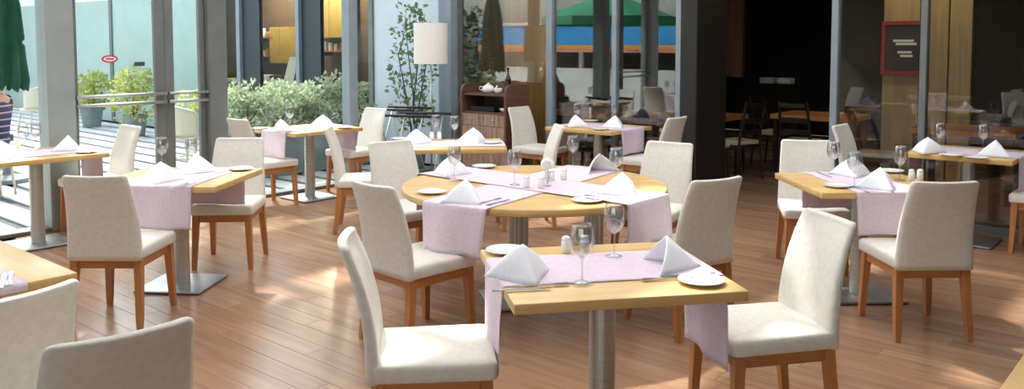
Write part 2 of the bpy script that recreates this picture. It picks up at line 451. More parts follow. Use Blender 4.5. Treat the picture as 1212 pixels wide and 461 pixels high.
# other walls of the dining room
struct('wall_right', box_me(B_FAR, B_FAR + 0.2, A_NEAR, AR, 0.0, H_WIN + 0.3), CREAMWALL)
wall_rear = struct('wall_rear', box_me(-0.1, 5.6, A_NEAR - 0.2, A_NEAR, 0.0, H_WIN + 0.3), CREAMWALL)
mesh_obj('parapet', box_me(5.6, B_FAR, A_NEAR - 0.2, A_NEAR, 0.0, 0.5), CREAMWALL, wall_rear)
mesh_obj('lintel', box_me(5.6, B_FAR, A_NEAR - 0.2, A_NEAR, H_WIN, H_WIN + 0.3), CREAMWALL, wall_rear)
for k in range(4):      # unseen windows added behind the viewer as fill for the chair backs
    b0 = 5.6 + (B_FAR - 5.6) * k / 4
    mesh_obj('mullion', box_me(b0, b0 + 0.07, A_NEAR - 0.14, A_NEAR - 0.06, 0.5, H_WIN), FRAME, wall_rear)
    nwin[0] += 1
    struct('window_%d' % nwin[0], box_me(b0 + 0.07, b0 + (B_FAR - 5.6) / 4, A_NEAR - 0.106, A_NEAR - 0.094, 0.5, H_WIN), GLASS_L)
struct('terrace_ground', box_me(-0.12, B_FAR + 8, A_NEAR - 14, A_NEAR - 0.2, -0.3, -0.03), SLAB)
# dark restaurant behind the back wall
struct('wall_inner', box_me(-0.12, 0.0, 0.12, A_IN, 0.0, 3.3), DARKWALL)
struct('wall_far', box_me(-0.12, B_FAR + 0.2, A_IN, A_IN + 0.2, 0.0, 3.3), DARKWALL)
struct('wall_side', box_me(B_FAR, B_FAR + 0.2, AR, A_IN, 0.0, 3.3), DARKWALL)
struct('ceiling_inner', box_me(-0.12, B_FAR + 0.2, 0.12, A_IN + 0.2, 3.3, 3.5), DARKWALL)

# unseen roof: steel beams; panels, gaps, soffits and overhang added to shape the daylight
ceiling = struct('ceiling', box_me(-0.1, B_FAR, A_NEAR, A_NEAR + 0.12, H_WIN + 0.02, H_WIN + 0.24), FRAME)
for k in range(1, 12):
    aa = A_NEAR + 0.12 + (12.4) / 11 * k
    mesh_obj('beam', box_me(-0.1, B_FAR, aa - 0.05, aa + 0.03, H_WIN + 0.06, H_WIN + 0.24), FRAME, ceiling)
SUN_GAPS = [(0.12, 0.62), (3.0, 3.3), (4.2, 4.4)]  # openings placed to let sun patches fall on tables and floor
A_SOLID = -6.7
mesh_obj('light_block_soffit', box_me(4.2, B_FAR, A_NEAR, A_SOLID, H_WIN + 0.03, H_WIN + 0.06), CREAMWALL, ceiling)  # opaque area added overhead to darken the foreground
mesh_obj('light_block_soffit', box_me(-0.1, 4.2, A_NEAR, -8.4, H_WIN + 0.03, H_WIN + 0.06), CREAMWALL, ceiling)
mesh_obj('sun_block_eave', box_me(-1.2, -0.1, A_NEAR, -0.1, H_WIN + 0.06, H_WIN + 0.2), FRAME, ceiling)  # unseen overhang added to keep sun off the floor by the glass
B_SOLID = 7.6
mesh_obj('light_block_soffit', box_me(B_SOLID, B_FAR, A_SOLID, -0.05, H_WIN + 0.03, H_WIN + 0.06), CREAMWALL, ceiling)  # opaque strip added to dim the right side of the room
edges = [-0.1] + [e for g in SUN_GAPS for e in g] + [B_SOLID]
for i in range(0, len(edges), 2):
    e0, e1 = edges[i], edges[i + 1]
    n = max(1, round((e1 - e0) / 2.2))
    for k in range(n):
        c0, c1 = e0 + (e1 - e0) * k / n, e0 + (e1 - e0) * (k + 1) / n
        bm = bmesh.new()
        vs = [bm.verts.new(c) for c in ((c0, A_SOLID if c0 > 4.3 else -8.4, H_WIN + 0.05), (c1, A_SOLID if c0 > 4.3 else -8.4, H_WIN + 0.05), (c1, -0.05, H_WIN + 0.05), (c0, -0.05, H_WIN + 0.05))]
        bm.faces.new(vs)
        mesh_obj('added_diffuser', from_bm(bm), DIFFUSER, ceiling)

# ------------------------------------------------------------------ dining chair
def slab_back():
    bm = bmesh.new(); rings = []
    n = 14
    prof = []
    for i in range(n + 1):
        t = i / n
        z = 0.40 + 0.48 * t
        y = -0.198 - 0.03 * t - 0.085 * t ** 2.4
        th = 0.052 - 0.016 * t
        hw = 0.217 - 0.004 * t - 0.026 * t ** 1.6
        prof.append((y, z, th, hw))
    # rounded crown rings
    y, z, th, hw = prof[-1]
    for q in (0.3, 0.55, 0.75, 0.9, 1.0):
        k = math.sqrt(max(0, 1 - q * q * 0.97))
        prof.append((y - 0.006 * q, z + 0.026 * q, th * min(1, k * 1.5 + 0.1), hw - 0.030 * (1 - k)))
    m = 8
    for y, z, th, hw in prof:
        pts = []
        r = min(th / 2, 0.02)
        for j in range(m + 1):                 # front side, left to right
            x = -hw + r + (2 * hw - 2 * r) * j / m
            pts.append((x, 1))
        for q in (0.6, 0.0, -0.6): pts.append((hw - r + r * math.cos(math.asin(q)), q))
        for j in range(m, -1, -1):
            x = -hw + r + (2 * hw - 2 * r) * j / m
            pts.append((x, -1))
        for q in (-0.6, 0.0, 0.6): pts.append((-hw + r - r * math.cos(math.asin(q)), q))
        tz = (z - 0.40) / 0.52
        rings.append([bm.verts.new((x, y + s * th / 2 + 0.030 * tz * (x / 0.2) ** 2, z + 0.006 * tz ** 4 * (x / 0.2) ** 2)) for x, s in pts])
    for A, B in zip(rings, rings[1:]):
        k = len(A)
        for i in range(k):
            bm.faces.new((A[i], A[(i + 1) % k], B[(i + 1) % k], B[i]))
    bm.faces.new(rings[0]); bm.faces.new(rings[-1])
    return from_bm(bm, 'backrest')
def seat_me():
    out = []
    hw0, hw1, y0, y1, r = 0.218, 0.226, -0.215, 0.262, 0.028
    for cx, cy, a0 in ((hw1 - r, y1 - r, 0), (-hw1 + r, y1 - r, 90), (-hw0 + r, y0 + r, 180), (hw0 - r, y0 + r, 270)):
        for k in range(4):
            an = math.radians(a0 + 30 * k)
            out.append((cx + r * math.cos(an), cy + r * math.sin(an)))
    bm = bmesh.new(); rings = []
    n = len(out)
    for z, s in ((0.405, 0.985), (0.413, 1.0), (0.452, 1.003), (0.464, 0.99), (0.472, 0.955), (0.477, 0.8), (0.479, 0.4)):
        rings.append([bm.verts.new((x * s, 0.015 + (y - 0.015) * s, z)) for x, y in out])
    for A, B in zip(rings, rings[1:]):
        for i in range(n):
            bm.faces.new((A[i], A[(i + 1) % n], B[(i + 1) % n], B[i]))
    bm.faces.new(rings[0]); bm.faces.new(rings[-1])
    return from_bm(bm, 'seat')
def leg_me(sx, sy):
    bm = bmesh.new()
    rings = []
    tx, ty = sx * 0.185, (0.220 if sy > 0 else -0.180)
    bx_, by_ = sx * 0.203, (0.236 if sy > 0 else -0.226)
    for t in (0.0, 0.04, 0.5, 0.86, 1.0):
        h = 0.405 * (1 - t)
        w = 0.0235 - 0.0075 * t if t > 0 else 0.0235
        if t > 0.9: w = 0.0155
        cx, cy = tx + (bx_ - tx) * t ** 1.1, ty + (by_ - ty) * t ** 1.3
        rings.append([bm.verts.new((cx + i * w, cy + j * w, h)) for i, j in ((-1, -1), (1, -1), (1, 1), (-1, 1))])
    for A, B in zip(rings, rings[1:]):
        for i in range(4):
            bm.faces.new((A[i], A[(i + 1) % 4], B[(i + 1) % 4], B[i]))
    bm.faces.new(rings[0]); bm.faces.new(rings[-1])
    bmesh.ops.bevel(bm, geom=[e for e in bm.edges if abs(e.verts[0].co.z - e.verts[1].co.z) > 0.01], offset=0.004, segments=1, affect='EDGES')
    return from_bm(bm, 'leg')
def make_chair():
    t = empty('dining_chair', (0, 0, 0))
    mesh_obj('seat', seat_me(), FABRIC, t, smooth=True)
    mesh_obj('backrest', slab_back(), FABRIC, t, smooth=True)
    for x0, x1, y0, y1 in ((-0.162, 0.162, 0.208, 0.232), (-0.162, 0.162, -0.192, -0.168)):
        mesh_obj('apron', box_me(x0, x1, y0, y1, 0.348, 0.405, 0.002, 1), RAILWOOD, t)
    for sx in (-1, 1):
        o = mesh_obj('apron', box_me(-0.157, 0.197, -0.012, 0.012, 0.348, 0.405, 0.002, 1), RAILWOOD, t, (sx * 0.185, 0.0, 0), PI / 2)
    for sx in (-1, 1):
        for sy in (-1, 1):
            mesh_obj('leg', leg_me(sx, sy), LEGWOOD, t)
    return t
def chair(x, y, fx, fy, label, group='cream upholstered dining chairs'):
    """fx, fy: the direction the sitter looks"""
    rz = math.atan2(fy, fx) - PI / 2
    return place('chair', make_chair, (x, y, 0), rz, label, 'chair', group)

# ------------------------------------------------------------------ tables
TZ = 0.75
def base_parts(t, x=0.0, y=0.0, sz=0.225, fluted=False):
    o = mesh_obj('base_plate', box_me(-sz, sz, -sz, sz, 0.006, 0.020, 0.003, 1), PLATE_STEEL, t, (x, y, 0))
    mesh_obj('rubber_pad', box_me(-sz + 0.004, sz - 0.004, -sz + 0.004, sz - 0.004, 0.0, 0.006), BLACKRUB, o)
    if fluted:
        n = 60
        out = []
        for i in range(n):
            an = 2 * PI * i / n
            r = 0.058 + 0.006 * math.cos(an * 12)
            out.append((r * math.cos(an), r * math.sin(an)))
        mesh_obj('column', prism_me(out, 0.020, 0.71), STEEL, t, (x, y, 0))
    else:
        mesh_obj('column', lathe_me([(0.053, 0.020), (0.053, 0.70)], 32), STEEL, t, (x, y, 0), smooth=False)
        c = t.children[-1]; c.data.polygons.foreach_set('use_smooth', [len(p.vertices) == 4 for p in c.data.polygons])
    mesh_obj('top_bracket', box_me(-0.16, 0.16, -0.16, 0.16, 0.70, 0.711, 0.002, 1), DKMETAL, t, (x, y, 0))
def make_square_table(w, d):
    t = empty('square_table', (0, 0, 0))
    mesh_obj('tabletop', box_me(-w / 2, w / 2, -d / 2, d / 2, 0.711, TZ, 0.004, 2), TOPWOOD, t)
    base_parts(t)
    return t
def square_table(x, y, rz, label, w=0.85, d=0.79):
    return place(('table', w, d), lambda: make_square_table(w, d), (x, y, 0), rz, label, 'table', 'square beech tables on steel columns')
def runner_me(half_len, hang0, hang1, width, seed, wob=0.008, corner=0.012, z=0.0):
    rr = random.Random(seed)
    bm = bmesh.new(); rows = []
    path = []
    q = half_len + corner
    zt = TZ + 0.0025 + z
    for i in range(12, -1, -1):
        h = hang0 * i / 12
        path.append((-q, zt - 0.008 - h, h, -1))
    path.append((-q + 0.007, zt - 0.0007, 0, 0))
    for i in range(17):
        path.append(((-half_len + 0.01) + (2 * half_len - 0.02) * i / 16, zt, 0, 0))
    path.append((q - 0.007, zt - 0.0007, 0, 0))
    for i in range(13):
        h = hang1 * i / 12
        path.append((q, zt - 0.008 - h, h, 1))
    ph = [rr.uniform(0, 6.28) for _ in range(4)]
    m = 16
    for s, zz, h, side in path:
        r = []
        for j in range(m + 1):
            v = -width / 2 + width * j / m
            off = 0.0
            if side:
                off = wob * (1 + math.sin(v * 22 + ph[0 if side < 0 else 1])) * min(1, h / 0.12) * (0.6 + h * 2.2)
            r.append(bm.verts.new((s + side * off, v * (1 - 0.03 * min(1, h / 0.3)), zz)))
        rows.append(r)
    for A, B in zip(rows, rows[1:]):
        for j in range(m):
            bm.faces.new((A[j], A[j + 1], B[j + 1], B[j]))
    return from_bm(bm, 'runner')
def runner(tab, rz_local, half_len, hang0, hang1, width, label, seed, z=0.0, wob=0.008, shift=0.0):
    rz = tab.rotation_euler.z + rz_local
    loc = Vector(tab.location) + Vector((-math.sin(rz), math.cos(rz), 0)) * shift
    o = mesh_obj('table_runner', runner_me(half_len, hang0, hang1, width, seed, wob, z=z), RUNNER, None, loc, rz, smooth=True)
    md = o.modifiers.new('thickness', 'SOLIDIFY'); md.thickness = 0.002; md.offset = 1
    return tag(o, label, 'table runner', 'lavender table runners')

# ------------------------------------------------------------------ tableware
def make_napkin():
    bm = bmesh.new()
    A = Vector((0, -0.015, 0.128)); Fp = Vector((0, 0.128, 0.0))
    for s in (-1, 1):
        Bk = Vector((s * 0.138, -0.075, 0.0))
        n = 8
        grid = []
        for i in range(n + 1):
            t = i / n                      # from ridge to rear edge
            r = []
            for j in range(n + 1):
                q = j / n                  # from apex to base
                base = Fp.lerp(Bk, t)
                p = A.lerp(base, q)
                bulge = math.sin(PI * t) * math.sin(PI * min(1, q * 1.0)) * 0.010 + 0.012 * math.sin(PI * q) * t * t
                nrm = (Bk - Fp).cross(A - Fp).normalized()
                if nrm.z < 0: nrm = -nrm
                p = p + nrm * bulge
                if j == n: p.z = 0.0
                r.append(bm.verts.new(p))
            grid.append(r)
        for i in range(n):
            for j in range(n):
                try: bm.faces.new((grid[i][j], grid[i + 1][j], grid[i + 1][j + 1], grid[i][j + 1]))
                except ValueError: pass
    bmesh.ops.remove_doubles(bm, verts=bm.verts, dist=1e-5)
    me = from_bm(bm, 'napkin')
    o = mesh_obj('folded_napkin', me, NAPKIN, None, smooth=True)
    md = o.modifiers.new('layers', 'SOLIDIFY'); md.thickness = 0.006; md.offset = -1
    return o
def make_plate():
    prof = [(0.0, 0.0), (0.045, 0.0), (0.05, 0.003), (0.074, 0.010), (0.088, 0.0135), (0.0885, 0.0155), (0.087, 0.0165), (0.072, 0.0125), (0.055, 0.008), (0.048, 0.0062), (0.0, 0.0058)]
    return mesh_obj('side_plate', lathe_me(prof, 36, False), PORCELAIN, None, smooth=True)
def make_glass():
    t = empty('wine_glass', (0, 0, 0))
    mesh_obj('foot', lathe_me([(0.0, 0.0), (0.035, 0.0), (0.036, 0.0007), (0.02, 0.004), (0.006, 0.008)], 24, True), WINEGLASS, t, smooth=True)
    mesh_obj('stem', lathe_me([(0.006, 0.008), (0.0042, 0.02), (0.0038, 0.06), (0.0045, 0.085), (0.009, 0.098)], 12, True), WINEGLASS, t, smooth=True)
    outer = [(0.004, 0.094), (0.014, 0.100), (0.031, 0.115), (0.041, 0.136), (0.0455, 0.158), (0.0435, 0.185), (0.0385, 0.210), (0.036, 0.222)]
    inner = [(r - 0.0014, z + (0.002 if i < 3 else 0)) for i, (r, z) in enumerate(outer)]
    prof = outer + list(reversed(inner))
    mesh_obj('bowl', lathe_me([(0.0, 0.094)] + prof + [(0.0, 0.097)], 28, False), WINEGLASS, t, smooth=True)
    return t
def make_shaker():
    t = empty('shaker', (0, 0, 0))
    mesh_obj('body', lathe_me([(0.0, 0.0), (0.016, 0.0), (0.0205, 0.006), (0.0215, 0.03), (0.0195, 0.056)], 20, True), PORCELAIN, t, smooth=True)
    mesh_obj('cap', lathe_me([(0.0195, 0.056), (0.020, 0.062), (0.0165, 0.071), (0.008, 0.0755), (0.0, 0.0765)], 20, True), PORCELAIN, t, smooth=True)
    return t
def make_fork():
    o_ = [(-0.10, -0.009), (-0.09, -0.0105), (-0.04, -0.006), (0.02, -0.0035), (0.045, -0.006), (0.055, -0.011)]
    tines = [(0.10, -0.011), (0.10, -0.0075), (0.062, -0.0075), (0.062, -0.0055), (0.10, -0.0055), (0.10, -0.0018), (0.062, -0.0018), (0.062, 0.0018)]
    up = [(x, -y) for x, y in reversed(o_)]
    tu = [(0.10, 0.0018), (0.10, 0.0055), (0.062, 0.0055), (0.062, 0.0075), (0.10, 0.0075), (0.10, 0.011)]
    return mesh_obj('fork', prism_me(o_ + tines + tu + up, 0.0, 0.003), CHROME)
def make_knife():
    o_ = [(-0.11, -0.007), (-0.10, -0.0095), (-0.02, -0.0075), (-0.012, -0.006), (0.0, -0.009), (0.09, -0.010), (0.108, -0.004), (0.11, 0.003), (0.10, 0.006), (0.0, 0.006), (-0.012, 0.006), (-0.02, 0.0075), (-0.10, 0.0095), (-0.11, 0.007)]
    return mesh_obj('table_knife', prism_me(o_, 0.0, 0.0032), CHROME)
ON = TZ + 0.006          # on the runner
def napkin(px, py, deg, label, z=ON): return place('napkin', make_napkin, P(px, py, z), math.radians(deg), label, 'napkin', 'white napkins folded to standing tents')
def plate(px, py, label, z=TZ + 0.001): return place('plate', make_plate, P(px, py, z), 0, label, 'plate', 'white side plates')
def wglass(px, py, label, z=ON): return place('glass', make_glass, P(px, py, z), 0, label, 'wine glass', 'empty stemmed wine glasses')
def shaker(px, py, label, z=TZ + 0.001): return place('shaker', make_shaker, P(px, py, z), 0, label, 'shaker', 'white salt and pepper shakers')
def fork(px, py, deg, label, z=ON + 0.0005): return place('fork', make_fork, P(px, py, z), math.radians(deg), label, 'fork', 'steel forks')
def knife(px, py, deg, label, z=ON + 0.0005): return place('knife', make_knife, P(px, py, z), math.radians(deg), label, 'knife', 'steel table knives')
DEG = math.degrees
WALLDEG = -DEG(TH)

# ---- front square table
tM = square_table(0.362, 3.325, math.radians(10.6), 'square beech table in the centre foreground under a lavender runner', 0.87, 0.79)
runner(tM, 0, 0.425, 0.33, 0.38, 0.42, 'lavender runner across the square foreground table', 1, shift=0.02)
chair(-0.335, 3.24, 0.993, 0.11, 'cream chair in the foreground left of the front table, seen from the side')
chair(1.08, 3.54, -0.975, -0.22, 'cream chair right of the front square table, facing left')
plate(599, 299, 'white side plate on the far left corner of the front table')
plate(830, 335, 'white side plate on the near right corner of the front table')
napkin(620, 329, 200, 'white tent napkin at the left place of the front table')
napkin(793, 316, -85, 'white arched napkin at the right place of the front table')
wglass(689, 335, 'wine glass near the front edge of the front table')
wglass(727, 303, 'wine glass at the back of the front table runner')
shaker(670, 300, 'left white shaker at the far edge of the front table')
shaker(692, 299, 'white shaker behind the wine glass on the front table')
fork(642, 338, 10, 'fork by the left napkin on the front table')
knife(618, 343, 10, 'knife nearest the left edge of the front table')
fork(790, 330, 10, 'fork behind the right plate of the front table')
knife(815, 326, 10, 'knife beside the right napkin of the front table')

# ---- round table with crossed runners
def make_round():
    t = empty('round_table', (0, 0, 0))
    bm_top = lathe_me([(0.0, 0.706), (0.83, 0.706), (0.84, 0.712), (0.842, 0.728), (0.84, 0.744), (0.834, TZ), (0.0, TZ)], 72, False)
    o = mesh_obj('tabletop', bm_top, TOPWOOD, t)
    base_parts(t, -0.10, 0.0, 0.22, True); base_parts(t, 0.40, 0.0, 0.22, True)
    return t
tO = place('round', make_round, (0.14, 5.35, 0), math.radians(12), 'large round beech table in the middle of the room', 'table', None)
runner(tO, math.radians(57 - 12), 0.84, 0.265, 0.265, 0.44, 'lavender runner on the round table hanging over its front left side', 2, wob=0.014)
runner(tO, math.radians(-41 - 12), 0.84, 0.25, 0.245, 0.44, 'lavender runner on the round table hanging over its right side', 3, z=0.0045, wob=0.014)
chair(-0.535, 4.65, 0.70, 0.71, 'cream chair at the front left of the round table')
chair(-0.74, 6.13, 0.62, -0.78, 'cream chair at the back left of the round table')
chair(1.02, 6.05, -0.55, -0.83, 'pale chair behind the right side of the round table')
chair(0.98, 4.86, -0.50, 0.87, 'tan shaded chair at the right of the round table, seen from behind')
OR = TZ + 0.0095
plate(511, 229, 'white side plate at the left edge of the round table')
plate(695, 239, 'white side plate at the front of the round table beside the right napkin')
plate(573, 198.5, 'white side plate at the back left of the round table')
napkin(553, 239, 220, 'white tent napkin at the front left of the round table')
napkin(533, 207, 170, 'white napkin behind a wine glass at the back left of the round table', OR)
napkin(708, 203, 30, 'lilac-shaded napkin at the back right of the round table')
napkin(738, 230, 205, 'white tent napkin at the right of the round table', OR)
wglass(609, 219, 'wine glass left of the flower on the round table', OR)
wglass(538, 213, 'wine glass in front of the back left napkin on the round table', OR)
wglass(678, 196.5, 'wine glass right of the flower on the round table', TZ + 0.001)
wglass(729, 216, 'wine glass beside the right napkins on the round table', OR)
shaker(623, 222, 'left white shaker of the front pair on the round table', OR)
shaker(640, 223, 'right white shaker of the front pair on the round table', OR)
shaker(653, 214, 'white shaker right behind the flower on the round table', OR)
shaker(667, 213, 'white shaker farthest right beside the flower on the round table', OR)
knife(590, 240, 55, 'knife beside the front left napkin on the round table')
fork(581, 238, 55, 'fork beside the front left napkin on the round table')
fork(709, 234, -41, 'fork beside the front plate of the round table', OR + 0.0005)
knife(703, 236, -41, 'knife beside the front plate of the round table', OR + 0.0005)
# flower in a little vase
fv = empty('flower_vase', P(648, 220, OR)); tag(fv, 'white carnation in a small glass vase on the round table', 'flower vase')
mesh_obj('vase', lathe_me([(0.0, 0.0), (0.026, 0.0), (0.028, 0.01), (0.024, 0.05), (0.017, 0.075), (0.020, 0.09), (0.018, 0.09), (0.015, 0.075), (0.021, 0.05), (0.0, 0.012)], 20, False), WINEGLASS, fv, smooth=True)
mesh_obj('stem', tube_me([(0, 0, 0.012), (0.003, 0, 0.07), (0.0, 0.002, 0.115)], 0.003, 6), LEAFD, fv)
bm = bmesh.new()
for i in range(150):
    zz = 1 - 2 * (i + 0.5) / 150 * 0.82; an = i * 2.39996; rr = math.sqrt(1 - zz * zz)
    n = Vector((rr * math.cos(an), rr * math.sin(an), zz)); c = Vector((0, 0, 0.135)) + n * 0.030
    s = n.cross(Vector((0.3, 0.2, 0.9))).normalized(); t = n.cross(s)
    w = 0.011
    vs = [bm.verts.new(c + s * w * 0.2 - t * w * 0.2), bm.verts.new(c + n * 0.010 + s * w), bm.verts.new(c + n * 0.014 + t * w * 0.6), bm.verts.new(c + n * 0.010 - s * w), bm.verts.new(c - s * w * 0.4)]
    bm.faces.new(vs)
bmesh.ops.create_icosphere(bm, subdivisions=2, radius=0.026, matrix=Matrix.Translation((0, 0, 0.135)))
o = mesh_obj('blossom', from_bm(bm), PETAL, fv)
o['kind'] = 'stuff'

# ---- table in front of the glass doors
tE = square_table(-2.25, 5.67, math.radians(-5), 'square beech table in front of the glass doors')
runner(tE, PI / 2, 0.395, 0.265, 0.265, 0.44, 'lavender runner on the table in front of the glass doors', 4, shift=-0.06)
chair(-2.34, 5.00, 0.02, 1.0, 'cream chair with its back to the viewer before the glass-door table')
chair(-2.12, 6.30, 0.05, -1.0, 'cream chair behind the glass-door table, facing the viewer')
plate(285, 201.5, 'white side plate on the right corner of the glass-door table')
napkin(190, 215, 190, 'white tent napkin at the near place of the glass-door table')
napkin(231, 204, 165, 'white napkin at the far place of the glass-door table')
wglass(192, 199, 'wine glass at the left back of the glass-door table', TZ + 0.001)
wglass(227, 199, 'wine glass behind the far napkin on the glass-door table')
knife(222, 219, 80, 'knife at the near place of the glass-door table')
fork(213, 220, 80, 'fork at the near place of the glass-door table')
knife(258, 205, 80, 'knife at the far place of the glass-door table')

# ---- table at the left edge by the glass
tL = square_table(-3.885, 6.84, PI / 2 - TH, 'square beech table at the left edge beside the glass wall')
runner(tL, 0, 0.425, 0.265, 0.265, 0.44, 'lavender runner on the table at the left edge by the glass', 5)
chair(-3.63, 7.36, -U.x, -U.y, 'white chair against the glass door at the left-edge window table')
plate(103, 181, 'white side plate on the right end of the left-edge window table')
napkin(79, 178, 140, 'white tent napkin at the right place of the left-edge window table')
napkin(2, 186, 210, 'white napkin cut by the left picture edge on the window table')
wglass(43, 176, 'right wine glass on the left-edge window table', TZ + 0.006)
wglass(28, 179, 'left wine glass on the left-edge window table', TZ + 0.006)
shaker(15, 178, 'left shaker on the left-edge window table', ON)
shaker(22, 176, 'right shaker on the left-edge window table', ON)
knife(62, 184, 50, 'knife on the left-edge window table')

# ---- table by the hedge window
tF = square_table(-2.15, 8.915, PI / 2 - TH, 'square beech table at the hedge window behind', 0.85, 0.74)
runner(tF, 0, 0.425, 0.265, 0.265, 0.44, 'lavender runner on the table at the hedge window', 6)
c = Vector(tF.location)
p = c - U * 0.55; chair(p.x, p.y, U.x, U.y, 'cream chair left of the hedge-window table, partly hidden')
p = c + U * 0.62; chair(p.x, p.y, -U.x, -U.y, 'cream chair right of the hedge-window table')
plate(309, 153, 'white side plate at the left of the hedge-window table')
plate(408, 152, 'white side plate at the right of the hedge-window table')
napkin(331, 156, 150, 'white napkin at the left place of the hedge-window table')
napkin(383, 150, 210, 'white tent napkin at the right place of the hedge-window table')
wglass(343, 151, 'wine glass on the hedge-window table', ON)

# ---- table in front of the sideboard
tG = square_table(-0.50, 7.50, math.radians(5), 'square beech table in front of the walnut sideboard')
runner(tG, 0, 0.425, 0.245, 0.245, 0.44, 'lavender runner on the table in front of the sideboard', 7)
chair(-1.32, 7.42, 1.0, 0.08, 'cream chair at the left end of the sideboard table, seen edge on')
chair(0.13, 7.55, -1.0, -0.15, 'cream chair at the right end of the sideboard table, edge on')
plate(474, 165.5, 'white side plate at the left of the sideboard table')
plate(582, 170, 'white side plate at the right of the sideboard table')
napkin(492, 170, 170, 'white tent napkin at the left place of the sideboard table')
napkin(561, 168, 200, 'white tent napkin at the right place of the sideboard table')
wglass(538, 166, 'wine glass right of the shakers on the sideboard table')
wglass(516, 164, 'wine glass behind the shakers on the sideboard table')
shaker(511, 166, 'left shaker on the sideboard table', ON)
shaker(520, 166, 'right shaker on the sideboard table', ON)

# ---- table before the reflecting back glass
tH = square_table(0.935, 9.08, -TH, 'square beech table before the reflecting back glass')
runner(tH, 0, 0.425, 0.245, 0.245, 0.44, 'lavender runner on the table before the reflecting glass', 8)
chair(0.30, 9.62, V.x, V.y, 'grey-beige chair left of the table before the reflecting glass')
p = Vector(tH.location) + V * 0.66; chair(p.x, p.y, -V.x, -V.y, 'tan chair right of the table before the reflecting glass')
plate(699, 144, 'white side plate at the back of the reflecting-glass table')
plate(711, 154, 'white side plate at the front of the reflecting-glass table')
napkin(680, 150, 140, 'white tent napkin at the left place of the reflecting-glass table')
napkin(729, 151, 205, 'white tent napkin at the right place of the reflecting-glass table')
wglass(683, 146, 'left wine glass on the reflecting-glass table')
wglass(727, 146, 'right wine glass on the reflecting-glass table')

# ---- right-hand square table
tR = square_table(2.27, 5.45, math.radians(3), 'square beech table at the right, between two facing chairs')
runner(tR, PI / 2, 0.395, 0.25, 0.25, 0.44, 'lavender runner on the right-hand square table', 9, shift=0.0)
chair(2.325, 4.80, -0.02, 1.0, 'cream chair with its back to the viewer at the right-hand table')
chair(2.20, 6.14, -0.18, -1.0, 'cream chair behind the right-hand table, facing the viewer')
plate(991, 221.5, 'white side plate on the near left corner of the right-hand table')
plate(1054, 204, 'white side plate at the far right of the right-hand table')
napkin(1009, 208, 170, 'white napkin at the far place of the right-hand table')
napkin(1043, 223, 190, 'white tent napkin at the near place of the right-hand table')
wglass(986, 206, 'left wine glass on the right-hand table')
wglass(1011, 222, 'wine glass before the far napkin on the right-hand table')
wglass(1065, 213, 'wine glass beside the shakers on the right-hand table')
shaker(1079, 214, 'left shaker on the right-hand table')
shaker(1089, 214, 'right shaker on the right-hand table')
knife(975, 207, 95, 'knife at the far left of the right-hand table')
fork(1018, 224, 95, 'fork beside the near plate of the right-hand table')

# ---- far right table before the dark glass
tS = square_table(3.78, 6.95, -TH, 'square beech table at the far right before the dark glass', 0.78, 0.79)
runner(tS, 0, 0.39, 0.265, 0.265, 0.44, 'lavender runner on the far right table before the dark glass', 10)
c = Vector(tS.location)
p = c - V * 0.76; chair(p.x, p.y, V.x, V.y, 'cream chair left of the far right table, half hidden')
p = c + V * 0.60; chair(p.x, p.y, -V.x, -V.y, 'cream chair cut by the right picture edge')
plate(1126, 185, 'white side plate at the left of the far right table')
plate(1155, 188, 'white side plate at the right of the far right table')
napkin(1097, 181, 140, 'white tent napkin at the left place of the far right table')
napkin(1180, 185, 200, 'white tent napkin at the right place of the far right table')
wglass(1112, 177, 'left wine glass on the far right table')
wglass(1163, 179, 'right wine glass on the far right table')

# ---- lower-left and lower-right cut-off tables
cFL = P(92, 323, TZ) - V * 0.425 - U * 0.395
tQ = square_table(cFL.x, cFL.y, -TH, 'square beech table cut off at the lower left picture edge')
runner(tQ, 0, 0.425, 0.3, 0.02, 0.42, 'lavender runner on the table cut off at the lower left', 11)
chair(-1.72, 2.62, -0.87, 0.50, 'shaded grey chair at the lower left picture edge, seen from behind')
chair(-1.20, 2.36, -0.66, 0.75, 'shaded chair back in the bottom left foreground')
fork(12, 330, -62, 'fork on the table cut off at the lower left')
knife(4, 333, -62, 'knife on the table cut off at the lower left')
eB = P(1199, 437, TZ)
cBR = eB + V * 0.425 - U * 0.10
square_table(cBR.x, cBR.y, -TH, 'beech table corner at the bottom right picture edge')

